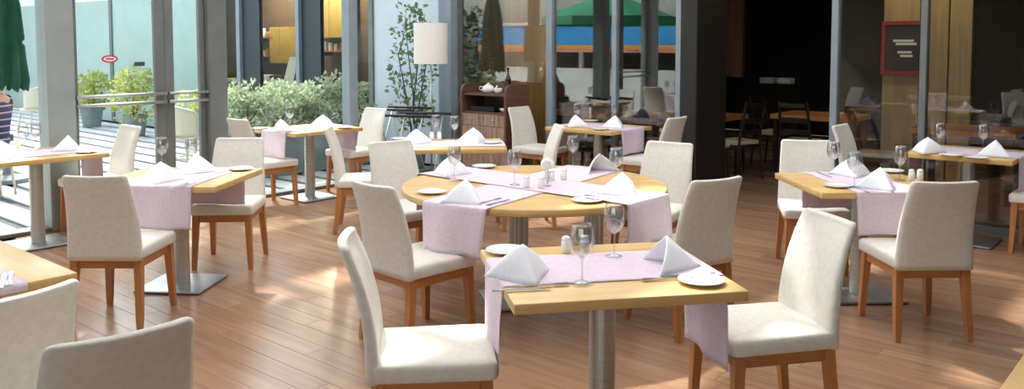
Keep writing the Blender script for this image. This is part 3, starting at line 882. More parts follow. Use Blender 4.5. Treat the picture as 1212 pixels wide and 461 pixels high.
# ------------------------------------------------------------------ sideboard in the back corner
def make_sideboard():
    t = empty('sideboard', (0, 0, 0))
    w, d, h = 0.74, 0.42, 1.16       # local x along the back wall, front faces -y
    def side_outline():
        pts = [(-d / 2, 0.0), (d / 2, 0.0), (d / 2, h)]
        for k in range(7):
            an = math.radians(90 + 15 * k)
            pts.append((-d / 2 + 0.10 + 0.10 * math.cos(an), h - 0.10 + 0.10 * math.sin(an)))
        return pts
    me = prism_me(side_outline(), 0, 0.03)
    for x in (-w / 2, w / 2 - 0.03):
        mesh_obj('side_panel', me, WALLNUT, t, (x, 0, 0), rot=(PI / 2, 0, PI / 2))
    mesh_obj('back_panel', box_me(-w / 2 + 0.03, w / 2 - 0.03, d / 2 - 0.02, d / 2, 0.05, h - 0.0), WALLNUT, t)
    mesh_obj('shelf', box_me(-w / 2 + 0.03, w / 2 - 0.03, -d / 2 + 0.03, d / 2 - 0.02, 1.02, 1.045), WALLNUT, t)
    mesh_obj('shelf', box_me(-w / 2 + 0.03, w / 2 - 0.03, -d / 2 + 0.02, d / 2 - 0.02, 0.80, 0.825), WALLNUT, t)
    mesh_obj('plinth', box_me(-w / 2 + 0.03, w / 2 - 0.03, -d / 2 + 0.02, d / 2 - 0.02, 0.0, 0.08), WALLNUT, t)
    for x0, x1, kx in ((-w / 2 + 0.032, -0.002, -0.03), (0.002, w / 2 - 0.032, 0.03)):
        dd = mesh_obj('door', box_me(x0, x1, -d / 2 + 0.0, -d / 2 + 0.02, 0.085, 0.655, 0.002, 1), WALNUTV, t)
        mesh_obj('knob', lathe_me([(0.006, 0), (0.006, 0.012), (0.012, 0.018), (0.0, 0.024)], 12, True), CHROME, dd, (kx, -d / 2, 0.42), rot=(PI / 2, 0, 0))
        dd = mesh_obj('drawer', box_me(x0, x1, -d / 2 + 0.0, -d / 2 + 0.02, 0.66, 0.798, 0.002, 1), WALNUTV, t)
        mesh_obj('knob', lathe_me([(0.006, 0), (0.006, 0.012), (0.012, 0.018), (0.0, 0.024)], 12, True), CHROME, dd, ((x0 + x1) / 2, -d / 2, 0.73), rot=(PI / 2, 0, 0))
    return t
sb_b = (bb(537, -0.6) + bb(600, -0.6)) / 2 + 0.02
SBP = W(sb_b, -0.36)
place('sideboard', make_sideboard, SBP, -TH, 'walnut service sideboard with curved sides against the back glass', 'sideboard', None)
def on_sb(x, y, z): 
    return SBP + V * x + U * y + Vector((0, 0, z))
# crockery and bottle on it
def make_sugar():
    t = empty('teapot', (0, 0, 0))
    mesh_obj('body', lathe_me([(0.0, 0.0), (0.05, 0.0), (0.075, 0.025), (0.078, 0.05), (0.06, 0.085), (0.035, 0.095)], 22, True), PORCELAIN, t, smooth=True)
    mesh_obj('lid', lathe_me([(0.04, 0.094), (0.03, 0.106), (0.008, 0.113), (0.011, 0.122), (0.0, 0.127)], 18, True), PORCELAIN, t, smooth=True)
    mesh_obj('spout', tube_me([(0.06, 0, 0.035), (0.095, 0, 0.06), (0.11, 0, 0.09)], 0.012, 8, [0.016, 0.011, 0.008]), PORCELAIN, t, smooth=True)
    mesh_obj('handle', tube_me([(-0.065, 0, 0.075), (-0.105, 0, 0.075), (-0.11, 0, 0.045), (-0.07, 0, 0.028)], 0.006, 8), PORCELAIN, t, smooth=True)
    return t
tag(make_sugar(), 'white teapot on the left of the sideboard top', 'teapot').location = on_sb(-0.08, -0.02, 1.045)
bpy.context.view_layer.update()
bw = mesh_obj('sugar_bowl', lathe_me([(0.0, 0.0), (0.03, 0.0), (0.05, 0.02), (0.056, 0.06), (0.052, 0.062), (0.045, 0.022), (0.0, 0.01)], 22, False), PORCELAIN, None, on_sb(0.09, -0.03, 1.045), smooth=True)
tag(bw, 'small white bowl between teapot and bottle on the sideboard', 'bowl')
bt = empty('bottle', on_sb(0.22, 0.0, 1.045)); tag(bt, 'dark brown bottle standing on the sideboard', 'bottle')
DARKBOT = mat('dark_bottle_glass', (0.03, 0.012, 0.008), 0.12, spec=0.6)
mesh_obj('body', lathe_me([(0.0, 0.0), (0.034, 0.0), (0.036, 0.01), (0.036, 0.17), (0.026, 0.205), (0.013, 0.23), (0.013, 0.29)], 20, True), DARKBOT, bt, smooth=True)
mesh_obj('cap', lathe_me([(0.0145, 0.285), (0.0145, 0.312), (0.0, 0.313)], 14, True), DKMETAL, bt, smooth=True)
bk = empty('serving_tray', on_sb(-0.06, -0.04, 0.825)); tag(bk, 'black tray in the open shelf of the sideboard', 'tray'); bk.rotation_euler.z = -TH
mesh_obj('tray_base', box_me(-0.19, 0.19, -0.12, 0.12, 0.0, 0.014, 0.003, 1), DKMETAL, bk)
mesh_obj('tray_rim', box_me(-0.19, 0.19, 0.105, 0.12, 0.014, 0.06, 0.003, 1), DKMETAL, bk)
mesh_obj('tray_rim', box_me(-0.19, 0.19, -0.12, -0.105, 0.014, 0.06, 0.003, 1), DKMETAL, bk)
bw2 = mesh_obj('crockery_bowl', lathe_me([(0.0, 0.0), (0.03, 0.0), (0.055, 0.02), (0.065, 0.05), (0.06, 0.05), (0.05, 0.022), (0.0, 0.01)], 22, False), PORCELAIN, None, on_sb(0.22, -0.06, 0.825), smooth=True)
tag(bw2, 'white bowl in the open shelf of the sideboard', 'bowl')

# ------------------------------------------------------------------ floor lamp
lp = P(510, 214, 0.0)
lp = Vector((-0.96, 10.0, 0))
lamp = empty('floor_lamp', lp); tag(lamp, 'floor lamp with white drum shade in the back corner', 'lamp')
mesh_obj('base', lathe_me([(0.0, 0.0), (0.14, 0.0), (0.14, 0.012), (0.03, 0.022), (0.0, 0.022)], 30, False), DKMETAL, lamp, smooth=False)
mesh_obj('pole', lathe_me([(0.011, 0.02), (0.011, 1.62)], 12), STEEL, lamp, smooth=True)
bm = bmesh.new()
mesh_obj('lamp_shade', lathe_me([(0.196, 1.405), (0.200, 1.405), (0.200, 1.885), (0.196, 1.885), (0.196, 1.405)], 40, False), LAMPSHADE, lamp, smooth=False)
sh = lamp.children[-1]
bm = bmesh.new()
for k in range(3):
    an = 2 * PI * k / 3
    add_tube(bm, [(0, 0, 1.62), (0.196 * math.cos(an), 0.196 * math.sin(an), 1.86)], 0.003, 6)
mesh_obj('shade_spider', from_bm(bm), DKMETAL, sh)

# ------------------------------------------------------------------ folding tray stands
def make_stand():
    t = empty('tray_stand', (0, 0, 0))
    for y in (-0.22, 0.22):
        for s in (-1, 1):
            mesh_obj('leg', tube_me([(-0.22 * s, y + 0.010 * s, 0.012), (0.19 * s, y + 0.010 * s, 0.88)], 0.009, 10), STEEL, t, smooth=True)
    for s in (-1, 1):
        mesh_obj('top_rail', tube_me([(0.19 * s, -0.30, 0.885), (0.19 * s, 0.30, 0.885)], 0.015, 10), BLACKRUB, t, smooth=True)
        mesh_obj('foot_rail', tube_me([(0.22 * s, -0.24, 0.012), (0.22 * s, 0.24, 0.012)], 0.010, 10), STEEL, t, smooth=True)
    for y in (-0.18, 0.0, 0.18):
        mesh_obj('strap', box_me(-0.19, 0.19, y - 0.025, y + 0.025, 0.866, 0.871), BLACKRUB, t)
    return t
def stand(px, y, deg, label):
    x = (px - CX) / F_PX * y
    return place('stand', make_stand, (x, y, 0), math.radians(deg), label, 'tray stand', 'folding tray stands behind the sideboard table')
stand(474, 9.85, 65, 'left folding chrome tray stand with black straps by the corner window')
stand(495, 9.0, 75, 'right folding chrome tray stand with black straps below the lamp')

# ------------------------------------------------------------------ greenery outside
def leaves_me(n, sampler, size, seed, up=0.3):
    rr = random.Random(seed); verts = []; faces = []
    for i in range(n):
        p, out = sampler(rr)
        d = Vector((rr.gauss(0, 1), rr.gauss(0, 1), rr.gauss(0, 1) + up)) * 0.6 + out
        if d.length < 1e-4: continue
        d.normalize()
        s = d.cross(Vector((rr.gauss(0, 1), rr.gauss(0, 1), rr.gauss(0, 1)))).normalized()
        l = size * rr.uniform(0.7, 1.3); w = l * 0.33
        nrm = d.cross(s) * l * 0.12
        k = len(verts)
        verts += [p, p + d * l * 0.5 + s * w + nrm, p + d * l, p + d * l * 0.5 - s * w + nrm]
        faces += [(k, k + 1, k + 2), (k, k + 2, k + 3)]
    me = bpy.data.meshes.new('foliage'); me.from_pydata([tuple(v) for v in verts], [], faces); me.update()
    return me
def blob_sampler(rx, ry, rz, cz, lumps=9, seed=0):
    r0 = random.Random(seed)
    L_ = []
    for i in range(lumps):
        an = r0.uniform(0, 2 * PI); q = r0.uniform(0.2, 0.75)
        L_.append((Vector((rx * q * math.cos(an), ry * q * math.sin(an), cz + rz * r0.uniform(-0.6, 0.75))), r0.uniform(0.3, 0.5)))
    def f(rr):
        c, s = L_[rr.randrange(lumps)]
        n = Vector((rr.gauss(0, 1), rr.gauss(0, 1), rr.gauss(0, 1))).normalized()
        q = rr.uniform(0.65, 1.0)
        return c + Vector((n.x * rx * s, n.y * ry * s, n.z * rz * s)) * q * 1.25, n
    return f
def stems_me(n, h, sp, seed):
    rr = random.Random(seed); bm = bmesh.new()
    for i in range(n):
        an = 2 * PI * i / n + rr.uniform(-0.3, 0.3)
        q = rr.uniform(0.5, 1.0) * sp
        add_tube(bm, [(0.02 * math.cos(an), 0.02 * math.sin(an), 0), (q * 0.4 * math.cos(an), q * 0.4 * math.sin(an), h * 0.5), (q * math.cos(an), q * math.sin(an), h * rr.uniform(0.8, 1.0))], 0.01, 5, [0.012, 0.009, 0.004])
    return from_bm(bm)
# long planter outside the glass with seven shrubs forming the hedge
pl_a0, pl_a1 = a_at(264, -1.4), -0.45
planter = struct('planter_trough', box_me(-1.75, -1.05, pl_a0, pl_a1, 0.0, 0.50, 0.01, 1), PLANTER)
planter['kind'] = None
del planter['kind']
tag(planter, 'long grey concrete planter trough outside the hedge window', 'planter')
mesh_obj('soil', box_me(-1.71, -1.09, pl_a0 + 0.04, pl_a1 - 0.04, 0.49, 0.505), SOIL, planter)
NS = 5
pos_words = ['first', 'second', 'third', 'fourth', 'fifth', 'sixth', 'seventh', 'eighth']
for k in range(NS):
    aa = pl_a0 + 0.3 + (pl_a1 - pl_a0 - 0.6) * k / (NS - 1)
    w = W(-1.4 + 0.05 * math.sin(k * 2.1), aa, 0.505)
    t = empty('hedge_shrub', w, random.uniform(0, 6))
    tag(t, 'grey-green leafy hedge shrub, %s from the door in the trough outside' % pos_words[k], 'shrub', 'hedge shrubs in the trough')
    mesh_obj('stems', stems_me(6, 0.45, 0.25, k), BARK, t)
    o = mesh_obj('foliage', leaves_me(1500, blob_sampler(0.42, 0.42, 0.34, 0.30 + 0.03 * math.sin(k * 1.7), 12, 40 + k), 0.062, 60 + k), LEAF, t); o['kind'] = 'stuff'
# tall climbing shrub before the pale wall
tx = W(b_at(489, -0.55), -0.55)
t = empty('slender_tree', tx); tag(t, 'tall slender leafy shrub before the pale blue wall outside', 'shrub')
mesh_obj('pot', lathe_me([(0.0, 0.0), (0.13, 0.0), (0.17, 0.36), (0.155, 0.36), (0.145, 0.30), (0.0, 0.30)], 24, False), PLANTER, t)
bm = bmesh.new()
for k in range(4):
    an = k * 1.6
    add_tube(bm, [(0, 0, 0.3), (0.08 * math.cos(an), 0.08 * math.sin(an), 0.9), (0.2 * math.cos(an + 0.4), 0.2 * math.sin(an + 0.4), 1.5), (0.12 * math.cos(an + 1), 0.12 * math.sin(an + 1), 1.9)], 0.008, 5, [0.012, 0.01, 0.007, 0.003])
mesh_obj('stems', from_bm(bm), BARK, t)
def tall(rr):
    z = rr.uniform(0.55, 2.1); k = rr.choice((0, 1.6, 3.2, 4.8)); q = 0.05 + 0.16 * math.sin((z - 0.4) / 1.8 * PI)
    c = Vector((q * math.cos(k + 0.3 * z), q * math.sin(k + 0.3 * z), z))
    n = Vector((rr.gauss(0, 1), rr.gauss(0, 1), rr.gauss(0, 0.6))).normalized()
    return c + n * rr.uniform(0.02, 0.12), n
o = mesh_obj('foliage', leaves_me(520, tall, 0.075, 5), LEAFD, t); o['kind'] = 'stuff'
# potted yellow-green shrubs before the teal wall
for k, (px, aa, s, lab) in enumerate(((107, -0.8, 0.8, 'left yellow-green potted shrub seen through the glass door'), (158, -1.0, 1.0, 'larger yellow-green potted shrub seen through the glass door'), (252, -1.2, 0.8, 'yellow-green potted shrub right of the wicker chair outside'))):
    w = W(b_at(px, aa), aa, -0.002)
    t = empty('potted_shrub', w); tag(t, lab, 'shrub', 'potted shrubs in the courtyard')
    mesh_obj('pot', lathe_me([(0.0, 0.0), (0.16, 0.0), (0.21, 0.38), (0.19, 0.38), (0.18, 0.32), (0.0, 0.32)], 24, False), PLANTER, t)
    mesh_obj('stems', stems_me(5, 0.5, 0.22, 90 + k), BARK, t, (0, 0, 0.3))
    o = mesh_obj('foliage', leaves_me(1000, blob_sampler(0.48 * s, 0.48 * s, 0.42 * s, 0.68, 12, 20 + k), 0.075, 30 + k), LEAFY, t); o['kind'] = 'stuff'

# ------------------------------------------------------------------ facade across the courtyard (a = 0, b < 0)
fac = struct('wall_facade', box_me(-19, 0.0, 0.0, 0.14, 2.55, 4.2), WHITEWALL)
mesh_obj('pale_wall_panel', box_me(bb(441), -0.13, 0.0, 0.12, 0.0, 2.55), PALEWALL, fac)
mesh_obj('teal_wall_panel', box_me(-19, bb(262) - 0.02, 0.0, 0.12, 0.0, 2.55), TEALWALL, fac)
mesh_obj('low_wall', box_me(bb(262) - 0.02, bb(441), 0.0, 0.14, 0.0, 0.62), PALEWALL, fac)
for px0, px1, m in ((132, 135, DFRAME), (86, 89, DFRAME)):
    mesh_obj('wall_joint', box_me(bb(px0), bb(px1), -0.03, 0.0, 0.0, 2.55), m, fac)
for px0, px1, m in ((282, 286, LFRAME), (352, 356, LFRAME), (418, 421, LFRAME), (438, 443, DFRAME)):
    mesh_obj('mullion', box_me(bb(px0), bb(px1), -0.03, 0.10, 0.62, 2.55), m, fac)
for px0, px1 in ((286, 306), (356, 378)):
    mesh_obj('dark_panel', box_me(bb(px0), bb(px1), 0.03, 0.10, 0.62, 2.55), KITCHDARK, fac)
for px0, px1 in ((262, 282), (306, 352), (378, 418), (421, 438)):
    nwin[0] += 1
    w = struct('window_%d' % nwin[0], box_me(bb(px0), bb(px1), 0.05, 0.06, 0.62, 2.55), GLASS_L)
# kitchen room behind that facade
KB0, KB1 = -11.8, -0.13
KWALL = noise_color(mat('kitchen_brown', (0.1, 0.07, 0.05), 0.7), srgb(88, 70, 54), srgb(104, 84, 66), 3)
struct('wall_kitchen', box_me(KB0, KB1, 2.6, 2.75, 0.0, 2.9), KWALL)
struct('wall_kitchen_left', box_me(KB0 - 0.15, KB0, 0.14, 2.75, 0.0, 2.9), KWALL)
struct('floor_kitchen', box_me(KB0 - 0.15, KB1, 0.14, 2.75, -0.2, 0.0), SUBFLOOR)
struct('ceiling_kitchen', box_me(KB0 - 0.15, KB1, 0.14, 2.75, 2.9, 3.0), CREAMWALL)
kc0, kc1 = bb(268, 1.1), bb(434, 1.1)
kc = empty('kitchen_counter', W((kc0 + kc1) / 2, 1.1), -TH); tag(kc, 'long kitchen counter behind the window across the courtyard', 'counter')
hw = (kc1 - kc0) / 2
mesh_obj('body', box_me(-hw, hw, -0.28, 0.28, 0.0, 0.90), BROWNPANEL, kc)
mesh_obj('worktop', box_me(-hw - 0.02, hw + 0.02, -0.32, 0.32, 0.90, 0.95, 0.004, 1), PORCELAIN, kc)
def on_counter(px, dy=0.0, z=0.95):
    return W(b_at(px, 1.1 + dy), 1.1 + dy, z)
mt = mesh_obj('menu_board', prism_me([(-0.14, 0.0), (0.14, 0.0), (0.14, 0.46), (-0.14, 0.46)], -0.008, 0.008, 0.0), PORCELAIN, None, on_counter(341, 0, 0.952), rot=(math.radians(72), 0, -TH))
tag(mt, 'white leaning menu board on the kitchen counter', 'menu board')
for k, (px, dz, lab) in enumerate(((316, 0, 'left bowl on the kitchen counter across the courtyard'), (326, 0, 'middle bowl on the kitchen counter across the courtyard'), (386, 0, 'bowl on the right of the kitchen counter'), (398, 0, 'rightmost bowl on the kitchen counter'))):
    o = mesh_obj('bowl', lathe_me([(0.0, 0.0), (0.05, 0.0), (0.10, 0.04), (0.12, 0.10), (0.113, 0.10), (0.09, 0.045), (0.0, 0.012)], 20, False), KITCHDARK if k % 2 else PORCELAIN, None, on_counter(px), smooth=True)
    tag(o, lab, 'bowl', 'bowls on the kitchen counter')
def kshelf(px0, px1, py, a, lab):
    b0, b1 = b_at(px0, a), b_at(px1, a); d = W((b0 + b1) / 2, a).y
    z = z_at(py, d)
    t = empty('wall_shelf', W((b0 + b1) / 2, a, z), -TH); tag(t, lab, 'shelf', 'kitchen wall shelves')
    mesh_obj('board', box_me(-(b1 - b0) / 2, (b1 - b0) / 2, -0.15, 0.15, -0.02, 0.0), LEGWOOD, t)
    for s in (-1, 1): mesh_obj('bracket', box_me(s * (b1 - b0) / 2.6 - 0.012, s * (b1 - b0) / 2.6 + 0.012, -0.1, 0.15, -0.10, -0.02), DKMETAL, t)
    return (b0, b1, a, z)
for (px0, px1, py, lab) in ((306, 330, 44, 'upper kitchen shelf with jars across the courtyard'), (306, 330, 66, 'lower kitchen shelf with jars across the courtyard'), (382, 416, 60, 'right kitchen shelf with jars across the courtyard')):
    b0, b1, a_, z = kshelf(px0, px1, py, 2.43, lab)
    for i in range(5):
        h = random.uniform(0.12, 0.2)
        t = empty('jar', W(b0 + (b1 - b0) * (i + 0.5) / 5, a_, z))
        side = lab.split()[0]
        tag(t, '%s jar on the %s kitchen shelf' % (['leftmost', 'second', 'middle', 'fourth', 'rightmost'][i], side), 'jar', 'jars on the kitchen shelves')
        mesh_obj('body', lathe_me([(0.0, 0.0), (0.045, 0.0), (0.05, 0.01), (0.05, h - 0.03), (0.035, h)], 14, True), random.choice((PORCELAIN, PANELWOOD, GOLDPANEL)), t, smooth=True)
        mesh_obj('lid', lathe_me([(0.038, h), (0.038, h + 0.02), (0.0, h + 0.022)], 14, True), DKMETAL, t)
def hung(name, px0, px1, py0, py1, a, m, lab, cat):
    b0, b1 = b_at(px0, a), b_at(px1, a); d = W((b0 + b1) / 2, a).y
    z0, z1 = z_at(py1, d), min(2.88, z_at(py0, d))
    t = empty(name, W((b0 + b1) / 2, a, z0), -TH); tag(t, lab, cat)
    w = (b1 - b0) / 2
    n = 2
    mesh_obj('carcass', box_me(-w, w, -0.12, 0.16, 0.0, z1 - z0), m, t)
    for i in range(n):
        dd = mesh_obj('door', box_me(-w + 2 * w * i / n + 0.008, -w + 2 * w * (i + 1) / n - 0.008, -0.14, -0.12, 0.01, z1 - z0 - 0.01, 0.003, 1), m, t)
    return t
hung('wall_cabinet', 379, 416, -20, 45, 2.43, MUSTARD, 'mustard yellow wall cabinet in the kitchen across the courtyard', 'cabinet')
hung('wall_cabinet', 326, 350, 32, 75, 2.43, MUSTARD, 'mustard yellow panel cabinet behind the menu board', 'cabinet')
# unseen lamps added so the contents of that kitchen show
for k, px in enumerate((300, 345, 400)):
    b0 = b_at(px, 1.9)
    t = empty('kitchen_fill_lamp', W(b0, 1.9, 2.88)); tag(t, '%s added round fill lamp in the kitchen across the courtyard' % ('left', 'middle', 'right')[k], 'lamp', 'added kitchen fill lamps')
    mesh_obj('housing', lathe_me([(0.0, 0.02), (0.14, 0.02), (0.14, -0.03), (0.12, -0.03), (0.12, -0.01), (0.0, -0.01)], 24, False), DKMETAL, t)
    ld = bpy.data.lights.new('kitchen_fill_bulb', 'POINT'); ld.energy = 70; ld.color = (1.0, 0.8, 0.55); ld.shadow_soft_size = 0.08
    lo = bpy.data.objects.new('kitchen_fill_bulb', ld); col.objects.link(lo); lo.parent = t; lo.location = (0, 0, -0.1)

# ------------------------------------------------------------------ courtyard furniture
def make_umbrella_closed():
    t = empty('parasol', (0, 0, 0))
    mesh_obj('base', lathe_me([(0.0, 0.0), (0.28, 0.0), (0.28, 0.05), (0.06, 0.09), (0.03, 0.2), (0.0, 0.2)], 24, False), PLANTER, t)
    mesh_obj('pole', lathe_me([(0.024, 0.09), (0.024, 2.75)], 12), STEEL, t, smooth=True)
    bm = bmesh.new(); rings = []
    n = 48
    for z, r in ((1.12, 0.21), (1.2, 0.225), (1.45, 0.20), (1.62, 0.19), (1.66, 0.165), (1.70, 0.19), (2.1, 0.165), (2.4, 0.12), (2.65, 0.05), (2.72, 0.03)):
        rings.append([bm.verts.new(((r * (1 + 0.22 * math.cos(8 * 2 * PI * i / n))) * math.cos(2 * PI * i / n + 0.3 * z), (r * (1 + 0.22 * math.cos(8 * 2 * PI * i / n))) * math.sin(2 * PI * i / n + 0.3 * z), z - (0.05 * math.cos(8 * 2 * PI * i / n) if z < 1.15 else 0))) for i in range(n)])
    for A, B in zip(rings, rings[1:]):
        for i in range(n): bm.faces.new((A[i], A[(i + 1) % n], B[(i + 1) % n], B[i]))
    bm.faces.new(rings[-1])
    mesh_obj('canopy', from_bm(bm), UMBG, t, smooth=True)
    return t
u = make_umbrella_closed(); u.location = (-0.602 * 10.0, 10.0, -0.002); tag(u, 'closed dark green parasol outside at the left edge', 'parasol')
def make_open_umbrella(label, loc):
    t = empty('parasol', loc); tag(t, label, 'parasol')
    mesh_obj('base', lathe_me([(0.0, 0.0), (0.28, 0.0), (0.28, 0.05), (0.06, 0.09), (0.03, 0.2), (0.0, 0.2)], 24, False), PLANTER, t)
    mesh_obj('pole', lathe_me([(0.024, 0.09), (0.024, 2.75)], 12), STEEL, t, smooth=True)
    bm = bmesh.new()
    top = bm.verts.new((0, 0, 2.75)); R = 1.5
    ring = [bm.verts.new((R * math.cos(PI / 4 * i), R * math.sin(PI / 4 * i), 2.2)) for i in range(8)]
    hem = [bm.verts.new((R * math.cos(PI / 4 * i), R * math.sin(PI / 4 * i), 2.03)) for i in range(8)]
    for i in range(8):
        bm.faces.new((top, ring[i], ring[(i + 1) % 8])); bm.faces.new((ring[i], hem[i], hem[(i + 1) % 8], ring[(i + 1) % 8]))
    mesh_obj('canopy', from_bm(bm), GREENL, t)
    for i in range(8):
        mesh_obj('rib', tube_me([(0, 0, 2.73), (R * math.cos(PI / 4 * i), R * math.sin(PI / 4 * i), 2.185)], 0.012, 6), STEEL, t)
    return t
GREENL = mat('green_canvas_open', srgb(60, 150, 110), 0.8)
def make_wicker():
    t = empty('wicker_chair', (0, 0, 0))
    n = 14
    # curved back
    bm = bmesh.new(); rows = []
    for j in range(7):
        z = 0.45 + 0.40 * j / 6; r = 0.25 + 0.03 * j / 6
        row = []
        for i in range(n + 1):
            an = math.radians(195 + 150 * i / n)
            arch = 0.10 * (1 - abs(i - n / 2) / (n / 2)) ** 0.7 if j > 0 else 0
            row.append(bm.verts.new((r * math.cos(an) * 1.0, 0.02 + r * math.sin(an) - 0.04 * j / 6, z - 0.08 * (j / 6) + arch * j / 6)))
        rows.append(row)
    for A, B in zip(rows, rows[1:]):
        for i in range(n): bm.faces.new((A[i], A[i + 1], B[i + 1], B[i]))
    o = mesh_obj('backrest', from_bm(bm), WICKER, t, smooth=True); md = o.modifiers.new('t', 'SOLIDIFY'); md.thickness = 0.03
    mesh_obj('seat', lathe_me([(0.0, 0.41), (0.24, 0.41), (0.255, 0.425), (0.25, 0.45), (0.0, 0.46)], 28, False), WICKER, t, smooth=True)
    for sx in (-1, 1):
        for sy in (-1, 1):
            mesh_obj('leg', tube_me([(sx * 0.17, sy * 0.17, 0.41), (sx * 0.21, sy * 0.21, 0.0)], 0.016, 8), WICKER, t, smooth=True)
    mesh_obj('foot_ring', tube_me([(0.19 * math.cos(2 * PI * i / 24), 0.19 * math.sin(2 * PI * i / 24), 0.17) for i in range(25)], 0.011, 6), WICKER, t, smooth=True)
    return t
def wicker(px, y, deg, label):
    return place('wicker', make_wicker, ((px - CX) / F_PX * y, y, -0.002), math.radians(deg), label, 'chair', 'pale wicker chairs in the courtyard')
wicker(224, 10.9, -35, 'pale wicker chair standing outside the narrow glass door')
wicker(40, 15.5, 60, 'pale wicker chair outside beyond the left-edge table')

# person sitting outside at the left edge, only an elbow reaches into the picture
def skin_me(joints, bones, m, name, parent=None, loc=(0, 0, 0), rz=0.0, root=0):
    me = bpy.data.meshes.new(name)
    me.from_pydata([j[:3] for j in joints], bones, []); me.update()
    o = bpy.data.objects.new(name, me); col.objects.link(o)
    md = o.modifiers.new('skin', 'SKIN')
    for i, j in enumerate(joints):
        o.data.skin_vertices[0].data[i].radius = (j[3], j[4] if len(j) > 4 else j[3])
    o.data.skin_vertices[0].data[root].use_root = True
    sd = o.modifiers.new('smooth', 'SUBSURF'); sd.levels = 2; sd.render_levels = 2
    me.materials.append(m)
    o.location = loc; o.rotation_euler = (0, 0, rz)
    if parent: o.parent = parent
    return o
pp = Vector((-5.57, 9.05, -0.002))
person = empty('person', pp, math.radians(88)); tag(person, 'person in a navy striped shirt seated outside at the left edge', 'person')
# local: facing +y, seat height 0.46
J = [(0, -0.02, 0.54, 0.13, 0.11), (0, -0.05, 0.80, 0.12, 0.09), (0, -0.03, 1.02, 0.13, 0.09), (0, -0.02, 1.10, 0.06), (0, 0.0, 1.18, 0.05), (0, 0.015, 1.27, 0.078, 0.095), (0, 0.02, 1.36, 0.075, 0.09),
     (0.17, -0.02, 1.04, 0.06), (0.24, 0.02, 0.82, 0.045), (0.20, 0.24, 0.78, 0.034), (0.18, 0.33, 0.775, 0.03),
     (-0.17, -0.02, 1.04, 0.06), (-0.25, -0.02, 0.84, 0.045), (-0.16, 0.20, 0.80, 0.034), (-0.12, 0.28, 0.80, 0.03),
     (0.09, 0.02, 0.53, 0.085), (0.11, 0.42, 0.52, 0.06), (0.11, 0.42, 0.10, 0.04), (0.11, 0.53, 0.04, 0.035),
     (-0.09, 0.02, 0.53, 0.085), (-0.11, 0.42, 0.52, 0.06), (-0.11, 0.42, 0.10, 0.04), (-0.11, 0.53, 0.04, 0.035)]
Bn = [(0, 1), (1, 2), (2, 3), (3, 4), (4, 5), (5, 6), (2, 7), (7, 8), (8, 9), (9, 10), (2, 11), (11, 12), (12, 13), (13, 14), (0, 15), (15, 16), (16, 17), (17, 18), (0, 19), (19, 20), (20, 21), (21, 22)]
# fingers
for (h, sx) in ((10, 1), (14, -1)):
    x, y, z = J[h][:3]
    for q, (dx, ln) in enumerate(((-0.024, 0.055), (-0.008, 0.068), (0.008, 0.066), (0.024, 0.05))):
        i = len(J)
        J += [(x + dx * 0.8, y + 0.035, z, 0.010), (x + dx, y + 0.035 + ln * 0.6, z - 0.004, 0.009), (x + dx, y + 0.035 + ln, z - 0.018, 0.008)]
        Bn += [(h, i), (i, i + 1), (i + 1, i + 2)]
    i = len(J); J += [(x - sx * 0.035, y + 0.015, z, 0.011), (x - sx * 0.045, y + 0.05, z - 0.008, 0.009)]
    Bn += [(h, i), (i, i + 1)]
skin_me(J, Bn, SKIN, 'body', person)
STRIPE = mat('navy_striped_shirt', srgb(52, 56, 86), 0.85)
_tc = N(STRIPE, 'ShaderNodeTexCoord'); _sx = N(STRIPE, 'ShaderNodeSeparateXYZ'); L(STRIPE, _tc.outputs['Object'], _sx.inputs[0])
_mm = N(STRIPE, 'ShaderNodeMath'); _mm.operation = 'MULTIPLY'; _mm.inputs[1].default_value = 14; L(STRIPE, _sx.outputs['Z'], _mm.inputs[0])
_fr = N(STRIPE, 'ShaderNodeMath'); _fr.operation = 'FRACT'; L(STRIPE, _mm.outputs[0], _fr.inputs[0])
_cr = N(STRIPE, 'ShaderNodeValToRGB'); _cr.color_ramp.interpolation = 'CONSTANT'
_cr.color_ramp.elements[0].color = (*srgb(52, 58, 92), 1); _cr.color_ramp.elements[1].position = 0.45; _cr.color_ramp.elements[1].color = (*srgb(140, 70, 88), 1)
e = _cr.color_ramp.elements.new(0.62); e.color = (*srgb(200, 200, 214), 1); e = _cr.color_ramp.elements.new(0.75); e.color = (*srgb(52, 58, 92), 1)
L(STRIPE, _fr.outputs[0], _cr.inputs[0]); L(STRIPE, _cr.outputs[0], bsdf(STRIPE).inputs['Base Color'])
S = [(0, -0.02, 0.52, 0.145, 0.125), (0, -0.05, 0.80, 0.135, 0.105), (0, -0.03, 1.02, 0.145, 0.105), (0, -0.02, 1.10, 0.085), (0.175, -0.02, 1.04, 0.076), (0.235, 0.015, 0.84, 0.066), (-0.175, -0.02, 1.04, 0.076), (-0.245, -0.02, 0.86, 0.066)]
skin_me(S, [(0, 1), (1, 2), (2, 3), (2, 4), (4, 5), (2, 6), (6, 7)], STRIPE, 'shirt', person)
T_ = [(0, -0.02, 0.54, 0.14, 0.12), (0.09, 0.02, 0.535, 0.098), (0.11, 0.42, 0.525, 0.075), (0.11, 0.42, 0.12, 0.06), (-0.09, 0.02, 0.535, 0.098), (-0.11, 0.42, 0.525, 0.075), (-0.11, 0.42, 0.12, 0.06)]
skin_me(T_, [(0, 1), (1, 2), (2, 3), (0, 4), (4, 5), (5, 6)], JEANS, 'trousers', person)
skin_me([(0, -0.03, 1.30, 0.085, 0.075), (0, 0.0, 1.40, 0.085, 0.09), (0, 0.03, 1.43, 0.06, 0.06)], [(0, 1), (1, 2)], HAIR, 'hair', person)
